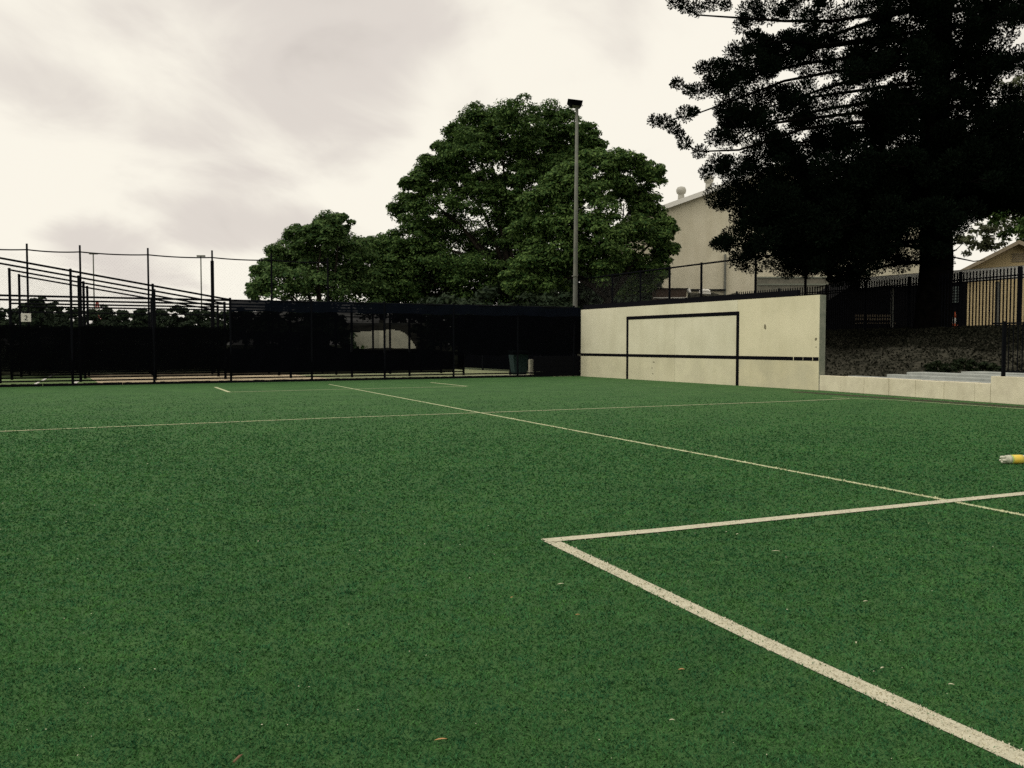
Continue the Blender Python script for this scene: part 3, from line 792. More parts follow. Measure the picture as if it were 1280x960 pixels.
for i in range(4):
    z0 = 0.01 + i * 0.215
    MB().slab(a, b, 0.035, z0, z0 + 0.205).build('board', M['black_paint'], hb, bevel=0.006)
for t in (0.05, 0.5, 0.95):
    q = a.lerp(b, t) + FN * 0.09
    MB().box(q.x - .04, q.y - .04, 0, q.x + .04, q.y + .04, 0.88).build('post', M['black_paint'], hb)
# a dark cloth return wall closing the nets' far end
ret = thing('end_fence', 'black cloth end fence closing the nets beside the practice wall', 'fence')
for i in range(5):
    p = fp(fence_s(724) + 0.1, 0.4 + i * 3.1)
    MB().tube((p.x, p.y, 0), (p.x, p.y, LOWZ), 0.045, n=8).build('post', M['steel_black'], ret)
a, b = fp(fence_s(724) + 0.1, 0.4), fp(fence_s(724) + 0.1, 12.8)
MB().tube((a.x, a.y, LOWZ - .02), (b.x, b.y, LOWZ - .02), 0.034, n=8).build('top_rail', M['steel_black'], ret)
MB().slab(a, b, 0.004, 0.1, LOWZ - 0.06).build('shade_cloth', M['cloth'], ret)

# what shows through the gap in the cloth: a pale rendered wall and bushes behind it
M['pale_wall'] = mat('weathered grey render', (0.33, 0.32, 0.26), 0.9, (0.22, 0.22, 0.18), 1.0, 0.3, 12)
pw = thing('garden_wall', 'weathered pale grey wall seen through the gap in the black cloth', 'wall')
A, B = V2(P(428, 440, 58)), V2(P(560, 440, 58))
MB().slab(A, B, 0.25, 0.0, 2.6).build('wall_panel', M['pale_wall'], pw)
MB().slab(A - (B - A).normalized() * .05, B, 0.35, 2.602, 2.72).build('coping', M['concrete'], pw)
p = V2(P(477, 430, 57.5)); MB().box(p.x - .14, p.y - .1, 0, p.x + .14, p.y + .1, 2.9).build('pier', M['pale_wall'], pw)

# ------------------------------------------------------------------ palisade fence on the bank
pal = thing('palisade_fence', 'tall black picket fence along the top of the shaded bank', 'fence')
def pal_seg(A, B, zt, zb, posts_every, pitch):
    L = (B - A).length; d = (B - A).normalized(); n = int(L / pitch)
    for i in range(n):
        p = A + d * (i * pitch + pitch * 0.5)
        mb = MB()
        w = 0.045
        q = Vector((-d.y, d.x)) * 0.012
        c = [p - d * w / 2 - q, p + d * w / 2 - q, p + d * w / 2 + q, p - d * w / 2 + q]
        mb.hexa([(v.x, v.y, zb) for v in c] + [(v.x, v.y, zt - 0.03) for v in c])
        mb.hexa([(v.x, v.y, zt - 0.03) for v in c] + [(p.x, p.y, zt)] * 0 + [(v.lerp(p, 0.8).x, v.lerp(p, 0.8).y, zt) for v in c])
        mb.build('picket', M['steel_black'], pal)
    for zz in (zt - 0.27, zt - 0.36, zb + 0.18):
        mb = MB(); q = Vector((-d.y, d.x)) * 0.035
        a, b = A + q, B + q
        rect_tube(mb, (a.x, a.y, zz), (b.x, b.y, zz), 0.04, 0.045); mb.build('rail', M['steel_black'], pal)
    m = max(1, int(round(L / posts_every)))
    for i in range(m + 1):
        p = A + d * (L * i / m) + Vector((-d.y, d.x)) * 0.05
        MB().box(p.x - .045, p.y - .045, zb - 0.4, p.x + .045, p.y + .045, zt + 0.02).build('post', M['steel_black'], pal)
pal_seg(PAL[0], PAL[1], 3.94, TOPZ - 0.02, 2.6, 0.145)
p_post = V2(P(1202, 400, 32.6))
pal_seg(PAL[1], PAL[2] + pal_d * 2.2, 3.94, TOPZ - 0.02, 2.55, 0.145)

# lower railing on the raised part of the white wall
rail = thing('low_railing', 'black picket railing on the raised end of the low white wall', 'railing')
s0, s1 = kerb_s(1249), kerb_s(1249) + 7
zt = 1.86
for s_ in (s0, s0 + 2.4, s0 + 4.8):
    p = kp(s_, 0.12); MB().box(p.x - .035, p.y - .035, 0.62, p.x + .035, p.y + .035, zt + 0.05).build('post', M['steel_black'], rail)
for zz in (zt, 0.74):
    a, b = kp(s0 - (0.3 if zz > 1 else 0), 0.12), kp(s1, 0.12); mb = MB(); rect_tube(mb, (a.x, a.y, zz), (b.x, b.y, zz), 0.03, 0.04); mb.build('rail', M['steel_black'], rail)
s_ = s0 + 0.13
while s_ < s1:
    p = kp(s_, 0.12); MB().box(p.x - .009, p.y - .009, 0.74, p.x + .009, p.y + .009, zt).build('picket', M['steel_black'], rail); s_ += 0.12

# chain-link fence above the practice wall
cl = thing('chain_link_fence', 'chain-link fence with round posts on the bank above the practice wall', 'fence')
CA, CB = Vector((4.08, 58.0)), Vector((11.46, 43.0)); cdv = (CB - CA).normalized(); clen = (CB - CA).length
cz = 5.46
def cpnt(s_): return CA + cdv * s_
def cs(px):
    a = (px - 640) / F_PX / cp
    return (a * CA.y - CA.x) / (cdv.x - a * cdv.y)
for px in (722, 765, 800, 836, 875.5, 943, 1005):
    p = cpnt(cs(px)); MB().tube((p.x, p.y, TOPZ - 0.3), (p.x, p.y, cz + 0.08), 0.06, n=8).build('post', M['steel_black'], cl)
a, b = cpnt(cs(722)), cpnt(cs(1005))
MB().tube((a.x, a.y, cz), (b.x, b.y, cz), 0.045, n=8).build('top_rail', M['steel_black'], cl)
MB().tube((a.x, a.y, 2.1), (b.x, b.y, 2.1), 0.03, n=6).build('bottom_rail', M['steel_black'], cl)
chain_wires(cpnt, cs(722), cs(1005), lambda s_: 2.1, lambda s_: cz, 0.10, 0.0026, 'chain_mesh', M['wire_grey'], cl, 0.0)

# ------------------------------------------------------------------ floodlight pole
pp = P(718.6, 385, 43.0); ptop = zat(720.5, 134, 43.0)
lamp = thing('floodlight_pole', 'tall slender grey floodlight pole in front of the big trees', 'light pole')
MB().path([(pp.x, pp.y, 0), (pp.x, pp.y, 1.2), (pp.x + 0.03, pp.y, 6), (pp.x + 0.07, pp.y, ptop)], [0.13, 0.12, 0.10, 0.068], 12).build('mast', M['steel_grey'], lamp, smooth=True)
MB().tube((pp.x, pp.y, 4.55), (pp.x, pp.y, 4.6), 0.15, n=12).build('collar', M['steel_grey'], lamp)
hx, hy, hz = pp.x + 0.07, pp.y, ptop
mh = Matrix.Translation((hx - 0.02, hy - 0.05, hz + 0.1)) @ Matrix.Rotation(0.12, 4, 'Y') @ Matrix.Rotation(-0.12, 4, 'X')
MB().hexa([tuple(mh @ Vector(v)) for v in ((-.22, -.2, -.10), (.16, -.2, -.10), (.16, .25, -.10), (-.22, .25, -.10), (-.46, -.42, .08), (.26, -.42, .08), (.26, .3, .08), (-.46, .3, .08))]).build('lamp_head', M['steel_black'], lamp, bevel=0.02)
MB().poly([tuple(mh @ Vector(v)) for v in ((-.2, -.18, -.103), (.14, -.18, -.103), (.14, .2, -.103), (-.2, .2, -.103))]).build('lens', M['steel_grey'], lamp)
MB().path([(hx + .05, hy, hz - 0.05), (hx + .2, hy, hz + .16), (hx + .27, hy, hz + .05)], [0.035, 0.03, 0.02], 8).build('bracket', M['steel_grey'], lamp)

# thin distant light poles behind the nets
for i, (px, py, lab) in enumerate(((116.5, 318, 'thin distant light pole behind the nets, left of the pair'), (251, 321, 'thin distant light pole behind the nets, right of the pair'))):
    q = P(px, py, 105)
    t = thing('distant_light_pole', lab, 'light pole', 'distant light poles')
    MB().tube((q.x, q.y, 0), (q.x, q.y, q.z), 0.10, 0.07, 8).build('mast', M['steel_grey'], t)
    MB().box(q.x - 0.45, q.y - .15, q.z, q.x + 0.5, q.y + .15, q.z + 0.18).build('lamp_head', M['steel_grey'], t, bevel=0.03)

# far red and white mast
M['red'] = mat('faded red paint', (0.42, 0.10, 0.08), 0.7)
q = P(121.5, 377, 210)
t = thing('distant_mast', 'far red and white lattice mast above the tree line', 'mast')
n = 5; z0 = 4.0
for i in range(n):
    za, zb = z0 + (q.z - z0) * i / n, z0 + (q.z - z0) * (i + 1) / n
    wa, wb_ = 0.75 * (1 - i / n) + .15, 0.75 * (1 - (i + 1) / n) + .15
    mb = MB()
    cs4 = [(-1, -1), (1, -1), (1, 1), (-1, 1)]
    for j in range(4):
        a, b = cs4[j], cs4[(j + 1) % 4]
        mb.tube((q.x + a[0] * wa, q.y + a[1] * wa, za), (q.x + a[0] * wb_, q.y + a[1] * wb_, zb), 0.1, n=5)
        mb.tube((q.x + a[0] * wa, q.y + a[1] * wa, za), (q.x + b[0] * wb_, q.y + b[1] * wb_, zb), 0.07, n=5)
    mb.build('mast_section', M['red'] if i % 2 == 0 else M['white'], t)

# ------------------------------------------------------------------ buildings
hall = thing('school_hall', 'large pale rendered hall with low gable roof and roof vents', 'building')
D = 72.0
Lx, Rx, Pk = P(786, 420, D).x, P(1150, 420, D).x, P(972, 300, D).x
def hz_(px, py): return zat(px, py, D)
ze = hz_(786, 276.5); zp = hz_(972, 210); zer = hz_(1150, 274)
mb = MB()
front_ = [(Lx, D, 1.5), (Rx, D, 1.5), (Rx, D, zer), (Pk, D, zp), (Lx, D, ze)]
back_ = [(x, y + 22, z) for x, y, z in front_]
mb.poly(front_)
mb.poly(list(reversed(back_)))
mb.poly([front_[0], front_[4], back_[4], back_[0]])
mb.poly([front_[1], back_[1], back_[2], front_[2]])
mb.build('wall', M['hall'], hall)
for (A, B) in (((Lx - 0.7, ze - 0.25), (Pk, zp)), ((Rx + 0.7, zer - 0.28), (Pk, zp))):
    x0, z0 = A; x1, z1 = B
    MB().hexa([(x0, D - 0.5, z0 + 0.02), (x1, D - 0.5, z1 + 0.02), (x1, D + 22.5, z1 + 0.02), (x0, D + 22.5, z0 + 0.02),
               (x0, D - 0.5, z0 + 0.25), (x1, D - 0.5, z1 + 0.25), (x1, D + 22.5, z1 + 0.25), (x0, D + 22.5, z0 + 0.25)]).build('roof', M['roof_metal'], hall)
    MB().hexa([(x0, D - 0.56, z0 - 0.10), (x1, D - 0.56, z1 - 0.10), (x1, D - 0.52, z1 - 0.10), (x0, D - 0.52, z0 - 0.10),
               (x0, D - 0.56, z0 + 0.28), (x1, D - 0.56, z1 + 0.28), (x1, D - 0.52, z1 + 0.28), (x0, D - 0.52, z0 + 0.28)]).build('barge_board', M['white'], hall)
for (px, py) in ((851.5, 233), (886, 219)):
    top = P(px, py, D + 1.5); r = 0.36
    x, y, z = top.x, top.y, top.z
    v = MB().lathe([(0.30, z - 1.7), (0.26, z - .8), (0.24, z - .62), (0.34, z - .58), (0.40, z - .40), (0.40, z - .26), (0.30, z - .08), (0.06, z)], Matrix.Translation((x, y, 0)), 14).build('roof_vent', M['roof_metal'], hall, smooth=True)
x = P(906, 340, D).x
MB().tube((x, D - 0.12, 1.6), (x, D - 0.12, hz_(906, 318)), 0.09, n=8).build('downpipe', M['steel_grey'], hall)
x0, x1 = P(946, 350, D).x, P(1078, 350, D).x
M['dim_brick'] = mat('grey-brown brick base', (0.14, 0.14, 0.11), 0.9, (0.20, 0.19, 0.15), 3.0, 0.4, 20)
MB().box(x0, D - 0.10, 1.5, x1, D - 0.005, hz_(950, 346)).build('brick_base', M['dim_brick'], hall)
for k in range(2):
    MB().box(x0, D - 0.16, hz_(950, 346) - .55 * k - 0.12, x1, D - 0.101, hz_(950, 346) - .55 * k).build('brick_course', M['concrete_end'], hall)
MB().box(P(829, 361, D).x, D - 0.25, hz_(829, 363.5), P(906, 361, D).x, D - 0.005, hz_(829, 361.5)).build('dark_ledge', M['steel_black'], hall)

# small brown brick store and pale heap above the practice wall
M['brown'] = mat('dark brown brick', (0.055, 0.035, 0.025), 0.9, (0.085, 0.055, 0.04), 6, 0.3, 20)
st = thing('brick_store', 'low dark brown brick store with flat roof above the practice wall', 'store')
d = 62.0
x0, x1 = P(820, 365, d).x, P(858, 365, d).x
MB().box(x0, d, TOPZ, x1, d + 1.6, zat(840, 361.5, d)).build('wall', M['brown'], st)
MB().box(x0 - .1, d - .1, zat(840, 361.3, d), x1 + .1, d + 1.7, zat(840, 360.2, d)).build('roof', M['steel_black'], st)
MB().box(x0 - 0.2, d - 0.25, zat(840, 373, d), x1 + 0.7, d - .004, zat(840, 371.8, d)).build('pale_sill', M['white'], st)
x = P(860, 365, d).x
pipe = MB().path([(x - .12, d - .35, TOPZ), (x - .02, d - .35, zat(840, 372, d)), (x + 0.05, d - .35, zat(840, 366, d)), (x - 0.05, d - .35, zat(840, 361.5, d))], [.09, .09, .11, .12], 8).build('white_pipe', M['white'], smooth=True)
tag(pipe, 'crooked white pipe standing beside the brown brick store', 'pipe')
def heap(px, py, d, r, name, label, cat, m):
    c = P(px, py, d); mb = MB(); n1, n2 = 10, 7
    for j in range(n2):
        for i in range(n1):
            t, u = 2 * math.pi * i / n1, math.pi * j / (n2 - 1)
            k = 0.8 + 0.4 * random.random()
            mb.v.append((c.x + r * 1.3 * k * math.cos(t) * math.sin(u), c.y + r * k * math.sin(t) * math.sin(u), c.z + r * 0.7 * k * math.cos(u)))
    for j in range(n2 - 1):
        for i in range(n1):
            a = j * n1 + i; b = j * n1 + (i + 1) % n1
            mb.f.append((a, a + n1, b + n1, b)); mb.m.append(0)
    return tag(mb.build(name, m), label, cat)
tb = thing('rubble_mound', 'dark soil mound with a pale crumpled sheet above the practice wall', 'mound')
d = 60.0; c = P(872, 372, d)
mb = MB(); n1 = 16
xs0, xs1 = P(861, 370, d).x, P(925, 370, d).x
for i in range(n1):
    t0, t1 = i / n1, (i + 1) / n1
    h = lambda t: zat(870, 366 + 3.0 * abs(math.sin(7 * t)) - 2.0 * math.exp(-((t - .2) / .15) ** 2), d)
    xa, xb = xs0 + (xs1 - xs0) * t0, xs0 + (xs1 - xs0) * t1
    mb.hexa([(xa, d - 1.2, TOPZ), (xb, d - 1.2, TOPZ), (xb, d + 1.2, TOPZ), (xa, d + 1.2, TOPZ), (xa, d - .3, h(t0)), (xb, d - .3, h(t1)), (xb, d + .3, h(t1)), (xa, d + .3, h(t0))])
mb.build('soil', M['bank'], tb)
hp = heap(881, 365.5, d - 0.6, 0.30, 'crumpled_sheet', 'x', 'x', M['white']); del hp['label'], hp['category']; hp.parent = tb

# covered walkway with white fascia
ww = thing('covered_walkway', 'white-edged flat walkway roof on posts behind the picket fence', 'walkway')
A, B = V2(P(1340, 340, 31.5)), V2(P(1074, 345, 39.0))
dW = (B - A).normalized(); nW = Vector((-dW.y, dW.x)); nW = nW if nW.y > 0 else -nW
fq = [A, B, B + nW * 0.12, A + nW * 0.12]
M['sheet'] = leaf_mat('white translucent roof sheet', (0.90, 0.89, 0.84), (0.90, 0.89, 0.84), 0.12, 0.5)
MB().poly([(fq[0].x, fq[0].y, 3.74), (fq[1].x, fq[1].y, 3.74), (fq[2].x, fq[2].y, 4.20), (fq[3].x, fq[3].y, 4.20)]).build('roof_sheet', M['sheet'], ww)
sgn = 1 if Vector((-dW.y, dW.x)).dot(nW) > 0 else -1
MB().slab(A + nW * .36, B + nW * .36, sgn * 1.5, 4.205, 4.25).build('roof', M['roof_metal'], ww)
for px in (1111, 1241):
    a_ = (px - 640) / F_PX / cp; s_ = (a_ * A.y - A.x) / (dW.x - a_ * dW.y); p = A + dW * s_ + nW * 0.15
    MB().tube((p.x, p.y, TOPZ - .2), (p.x, p.y, 3.7), 0.07, n=10).build('post', M['steel_grey'], ww)

# beige brick cottage
def brick_mat():
    m = mat('beige brick', (0.50, 0.36, 0.15), 0.9)
    t = m.node_tree; L = t.links.new; b = t.nodes['Principled BSDF']; tc = N(t, 'ShaderNodeTexCoord')
    mp = N(t, 'ShaderNodeMapping'); mp.inputs['Rotation'].default_value = (math.pi / 2, 0, 0)
    br = N(t, 'ShaderNodeTexBrick'); br.inputs['Scale'].default_value = 1.0
    br.inputs['Brick Width'].default_value = 0.30; br.inputs['Row Height'].default_value = 0.10; br.inputs['Mortar Size'].default_value = 0.012
    br.inputs['Color1'].default_value = (0.66, 0.53, 0.30, 1); br.inputs['Color2'].default_value = (0.58, 0.46, 0.25, 1); br.inputs['Mortar'].default_value = (0.38, 0.31, 0.18, 1)
    L(tc.outputs['Object'], mp.inputs[0]); L(mp.outputs[0], br.inputs['Vector']); L(br.outputs['Color'], b.inputs['Base Color'])
    return m
M['brick'] = brick_mat()
M['gable'] = mat('beige gable lining', (0.60, 0.47, 0.26), 0.9, (0.53, 0.42, 0.23), 1.0)
cot = thing('brick_cottage', 'beige brick cottage gable behind the picket fence at right', 'building')
d = 46.0
x0, xm, x1 = P(1206, 380, d).x, P(1274, 300, d).x, P(1342, 380, d).x
zE, zP = zat(1200, 337, d), zat(1274, 306, d)
zM = zE - 0.15
MB().box(x0, d, TOPZ - .3, x1, d + 9, zM).build('wall', M['brick'], cot)
MB().hexa([(x0, d - .01, zM + .002), (x1, d - .01, zM + .002), (x1, d + 9, zM + .002), (x0, d + 9, zM + .002), (xm - .02, d - .01, zP), (xm + .02, d - .01, zP), (xm + .02, d + 9, zP), (xm - .02, d + 9, zP)]).build('gable', M['gable'], cot)
M['tile'] = mat('weathered roof edge', (0.36, 0.30, 0.21), 0.8, (0.28, 0.23, 0.16), 3)
for sgn2, xe in ((-1, x0 - 0.45), (1, x1 + 0.45)):
    slope = (zP - zM) / (xm - x0); ze_ = zP - slope * abs(xe - xm)
    MB().hexa([(xe, d - .5, ze_ - .02), (xm, d - .5, zP), (xm, d + 9.4, zP), (xe, d + 9.4, ze_ - .02), (xe, d - .5, ze_ + .17), (xm, d - .5, zP + .2), (xm, d + 9.4, zP + .2), (xe, d + 9.4, ze_ + .17)]).build('roof', M['tile'], cot)
xv = P(1266, 320, d).x
for k in range(5): MB().box(xv, d - .06, zat(1266, 327, d) + k * .09, xv + 0.62, d - .012, zat(1266, 327, d) + k * .09 + .05).build('vent_slat', M['tile'], cot)

rt = Matrix.Translation((xm, d, 0)) @ Matrix.Rotation(-math.atan2(xm, d), 4, 'Z') @ Matrix.Translation((-xm, -d, 0))   # the gable faces the field's corner
for ch in cot.children: ch.data.transform(rt)

# dark classroom block under the pine
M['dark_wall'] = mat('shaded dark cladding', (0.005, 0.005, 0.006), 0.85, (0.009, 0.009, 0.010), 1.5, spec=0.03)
blk = thing('dark_shed', 'dark clad shed with sloping roof end behind the picket fence', 'building')
d = 41.0
pts = [(1030, 425), (1208, 425), (1208, 349), (1079, 347), (1030, 379)]
fr = [tuple(P(px, py, d)) for px, py in pts]
fr[0] = (fr[0][0], d, TOPZ - .3); fr[1] = (fr[1][0], d, TOPZ - .3)
bk = [(x, y + 4, z) for x, y, z in fr]
mb = MB().poly(fr).poly(list(reversed(bk)))
for i in range(5):
    j = (i + 1) % 5; mb.poly([fr[j], fr[i], bk[i], bk[j]])
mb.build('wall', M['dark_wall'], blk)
M['louvre'] = mat('dull teal glass', (0.09, 0.13, 0.12), 0.3, spec=0.5)
wx0, wx1 = P(1181, 370, d).x, P(1197, 370, d).x
wn_ = MB().box(wx0 - .06, d - .05, zat(1190, 379.5, d), wx1 + .06, d - .003, zat(1190, 360.5, d)).build('window', M['steel_black'], blk)
for k in range(6):
    z = zat(1190, 378.5, d) + k * .125
    MB().hexa([(wx0, d - .12, z), (wx1, d - .12, z), (wx1, d - .06, z + .02), (wx0, d - .06, z + .02), (wx0, d - .12, z + .09), (wx1, d - .12, z + .09), (wx1, d - .06, z + .10), (wx0, d - .06, z + .10)]).build('louvre_pane', M['louvre'], wn_)

# traffic cone and slatted bench behind the fence
M['orange'] = mat('orange plastic', (0.55, 0.10, 0.03), 0.5)
cp_ = P(1193, 404, 35.3); cone = thing('traffic_cone', 'orange and white traffic cone seen between the pickets near the cottage', 'cone')
zb = TOPZ + 0.02
MB().box(cp_.x - .17, cp_.y - .17, zb, cp_.x + .17, cp_.y + .17, zb + .04).build('base', M['orange'], cone, bevel=.01)
MB().lathe([(.14, zb + .041), (.10, zb + .30)], Matrix.Translation((cp_.x, cp_.y, 0)), 16).build('body', M['orange'], cone, smooth=True)
MB().lathe([(.099, zb + .301), (.065, zb + .52)], Matrix.Translation((cp_.x, cp_.y, 0)), 16).build('band', M['white'], cone, smooth=True)
MB().lathe([(.064, zb + .521), (.03, zb + .75)], Matrix.Translation((cp_.x, cp_.y, 0)), 16).build('tip', M['orange'], cone, smooth=True)
bn = thing('slatted_bench', 'dim timber bench behind the picket fence beneath the pine', 'bench')
M['timber'] = mat('weathered timber', (0.16, 0.13, 0.09), 0.85, (0.11, 0.09, 0.06), 6)
c = P(1094, 414, 40.0)
for k in range(3): MB().box(c.x - .8, c.y - .2 + k * .14, TOPZ + .42, c.x + .8, c.y - .09 + k * .14, TOPZ + .46).build('seat_slat', M['timber'], bn)
for k in range(2): MB().box(c.x - .8, c.y + .27, TOPZ + .58 + k * .15, c.x + .8, c.y + .29, TOPZ + .68 + k * .15).build('back_slat', M['timber'], bn)
for sx in (-.65, .65): MB().box(c.x + sx - .03, c.y - .18, TOPZ - .1, c.x + sx + .03, c.y + .25, TOPZ + .419).build('leg', M['steel_black'], bn)

# ------------------------------------------------------------------ trees
def unit(n):
    v = rng.normal(size=(n, 3)); return v / np.linalg.norm(v, axis=1, keepdims=True)
def leaf_quads(c, nrm, length, width, droop=0.3):
    "rhombic leaves at c with normals nrm"
    n = len(c); nrm = nrm / np.linalg.norm(nrm, axis=1, keepdims=True)
    t = np.cross(nrm, unit(n)); t /= np.linalg.norm(t, axis=1, keepdims=True) + 1e-9
    t[:, 2] -= droop; t /= np.linalg.norm(t, axis=1, keepdims=True)
    b = np.cross(nrm, t); b /= np.linalg.norm(b, axis=1, keepdims=True) + 1e-9
    L, W = length[:, None], width[:, None]
    return np.stack([c - t * L / 2, c + b * W / 2 - t * L * 0.05, c + t * L / 2, c - b * W / 2 - t * L * 0.05], 1)
def lobe_leaves(center, R, n_clump, n_leaf, size, flat=0.74):
    "umbrella-like clumps spread over a lobe, leaves over each clump"
    cc = unit(n_clump); cc[:, 2] = np.abs(cc[:, 2]) * np.where(rng.random(n_clump) < 0.74, 1, -1)
    rad = R * (0.30 + 0.70 * rng.random(n_clump) ** 0.6)
    pos = np.asarray(center) + cc * rad[:, None] * np.array([1, 1, 0.92])
    rs = R * (0.26 + 0.20 * rng.random(n_clump))
    out = []
    for p, r in zip(pos, rs):
        m = int(n_leaf * (0.7 + 0.6 * rng.random()))
        d = unit(m); d[:, 2] = np.where(rng.random(m) < 0.8, np.abs(d[:, 2]), d[:, 2])
        q = p + d * (r * (0.55 + 0.5 * rng.random(m)))[:, None] * np.array([1, 1, flat])
        nr = d * 0.7 + np.array([0, 0, 0.55]) + unit(m) * 0.55
        L = size * (0.7 + 0.7 * rng.random(m))
        out.append(leaf_quads(q, nr, L, L * 0.52))
    return np.concatenate(out)
def broad_tree(name, label, lobes, d, m, base_px, size=0.225, ncl=36, nlf=185, spread=0.9, trunk_r=0.35, zbase=0.0, group=None, limbs=True, bark='bark'):
    global rng
    rng = np.random.default_rng(int(abs(base_px * 7 + d))); random.seed(int(base_px * 3 + d))
    t = thing(name, label, 'tree' if size > .2 and name != 'bush' else 'bush' if name == 'bush' else 'shrub', group)
    qs, cen = [], []
    for (px, py, r) in lobes:
        R = r / F_PX * d
        dd = d + (rng.random() - 0.5) * 2 * spread * R * 1.6
        c = P(px, py, dd); cen.append((c, R))
        qs.append(lobe_leaves(c, R, ncl, nlf, size))
    quads_object('crown', np.concatenate(qs), m, t)
    b = P(base_px, 430, d); bx, by = b.x, b.y
    zs = sorted(c.z for c, R in cen); zmid = zs[len(zs) // 3]
    fork = Vector((bx + 0.2, by, zbase + (zmid - zbase) * 0.45))
    MB().path([(bx, by, zbase - 0.3), (bx + .01, by, zbase + min(.5, .25 * (fork.z - zbase))), tuple(fork.lerp(Vector((bx, by, zbase)), .4)), tuple(fork)], [trunk_r * 1.5, trunk_r * 1.1, trunk_r * .95, trunk_r * .8], 10).build('trunk', M[bark], t, smooth=True)
    if limbs:
        pick = cen if len(cen) < 14 else [cen[i] for i in range(0, len(cen), 2)]
        for c, R in pick:
            mid = fork.lerp(c, 0.5) + Vector((random.uniform(-.4, .4), random.uniform(-.4, .4), 0.12 * (c - fork).length))
            r0 = trunk_r * 0.42
            MB().path([tuple(fork - Vector((0, 0, .2))), tuple(fork.lerp(mid, .5)), tuple(mid), tuple(c)], [r0, r0 * .8, r0 * .55, r0 * .18], 7).build('limb', M[bark], t, smooth=True)
    return t
broad_tree('broadleaf_tree', 'largest dark green broadleaf tree, towering behind the floodlight pole', [
    (603, 163, 34), (650, 158, 34), (694, 160, 30), (722, 172, 24), (588, 200, 34), (640, 203, 36), (560, 203, 26), (540, 224, 28), (519, 236, 20), (514, 266, 26),
    (552, 265, 34), (600, 255, 36), (652, 262, 26), (660, 228, 26), (632, 240, 26), (702, 222, 30), (522, 300, 34), (562, 310, 42), (612, 312, 40), (660, 325, 38), (503, 330, 30), (540, 350, 44), (600, 360, 44), (655, 365, 40), (498, 365, 34), (722, 205, 24), (575, 178, 24), (688, 192, 28), (735, 185, 20), (668, 185, 26), (640, 285, 30), (573, 228, 28), (626, 172, 28)],
    71, M['leaf_big'], 640, trunk_r=0.5)
broad_tree('broadleaf_tree', 'rounded bright-topped broadleaf tree between the floodlight pole and the hall', [
    (745, 216, 28), (780, 216, 28), (812, 222, 20), (712, 230, 30), (682, 256, 30), (730, 256, 36), (780, 256, 34), (812, 266, 24), (666, 292, 28), (700, 300, 38), (750, 300, 40),
    (800, 300, 34), (830, 290, 17), (830, 317, 17), (690, 340, 38), (740, 338, 38), (790, 338, 36), (822, 342, 15), (660, 350, 34)],
    60, M['leaf_round'], 757, trunk_r=0.4, zbase=1.6)
broad_tree('broadleaf_tree', 'lower fresh-green broadleaf tree at the left end of the tree group', [
    (336, 345, 24), (356, 326, 26), (380, 306, 26), (404, 292, 24), (424, 280, 16), (392, 340, 38), (430, 322, 34), (352, 366, 34), (400, 370, 40), (445, 366, 38), (322, 364, 14)],
    64, M['leaf_left'], 400, trunk_r=0.3)
broad_tree('broadleaf_tree', 'small dark tree filling the gap between the left tree and the largest tree', [
    (456, 322, 24), (476, 312, 22), (490, 318, 22), (480, 345, 36), (455, 368, 36), (495, 372, 34)], 70, M['leaf_big'], 475, trunk_r=0.25)
for i, (px, lob, lab) in enumerate(((520, [(490, 352, 30), (520, 345, 34), (550, 352, 34), (505, 380, 34), (540, 382, 34)], 'dense dark tree behind the left foot of the largest tree'),
        (605, [(580, 350, 34), (612, 345, 36), (640, 352, 32), (590, 384, 34), (630, 384, 34)], 'dense dark tree behind the trunk of the largest tree'),
        (690, [(665, 352, 32), (695, 350, 34), (720, 355, 30), (675, 385, 34), (712, 385, 30)], 'dense dark tree behind the floodlight pole, lower than its neighbours'),
        (775, [(750, 358, 28), (780, 356, 28), (805, 360, 22), (765, 382, 26), (798, 380, 22)], 'dense dark tree behind the rounded tree, close to the hall'))):
    broad_tree('background_tree', lab, lob, 74 if i < 3 else 68, M['leaf_far'], px, size=0.36, ncl=30, nlf=90, trunk_r=0.25, limbs=False, group='dark trees closing the back of the tree group')
# dark understorey behind the nets
for i, (px, py, r, lab) in enumerate(((560, 400, 34, 'dark bush under the largest tree, behind the torn cloth'), (610, 402, 36, 'dark bush under the largest tree, middle of the row'), (665, 402, 36, 'dark bush under the largest tree, nearest the floodlight pole'), (700, 396, 30, 'dark bush right behind the floodlight pole'),
        (447, 428, 11, 'grey-green bush seen through the left part of the cloth gap'), (400, 410, 34, 'dark bush under the left broadleaf tree'), (350, 410, 30, 'dark bush below the left edge of the left broadleaf tree'))):
    broad_tree('bush', lab, [(px, py, r), (px + r * .6, py + r * .5, r * .7), (px - r * .6, py + r * .5, r * .7)], 56 if i != 4 else 59, M['leaf_far'] if i != 4 else M['leaf_left'], px, size=0.32, ncl=26, nlf=80, trunk_r=0.1, limbs=False, group='bushes behind the nets')
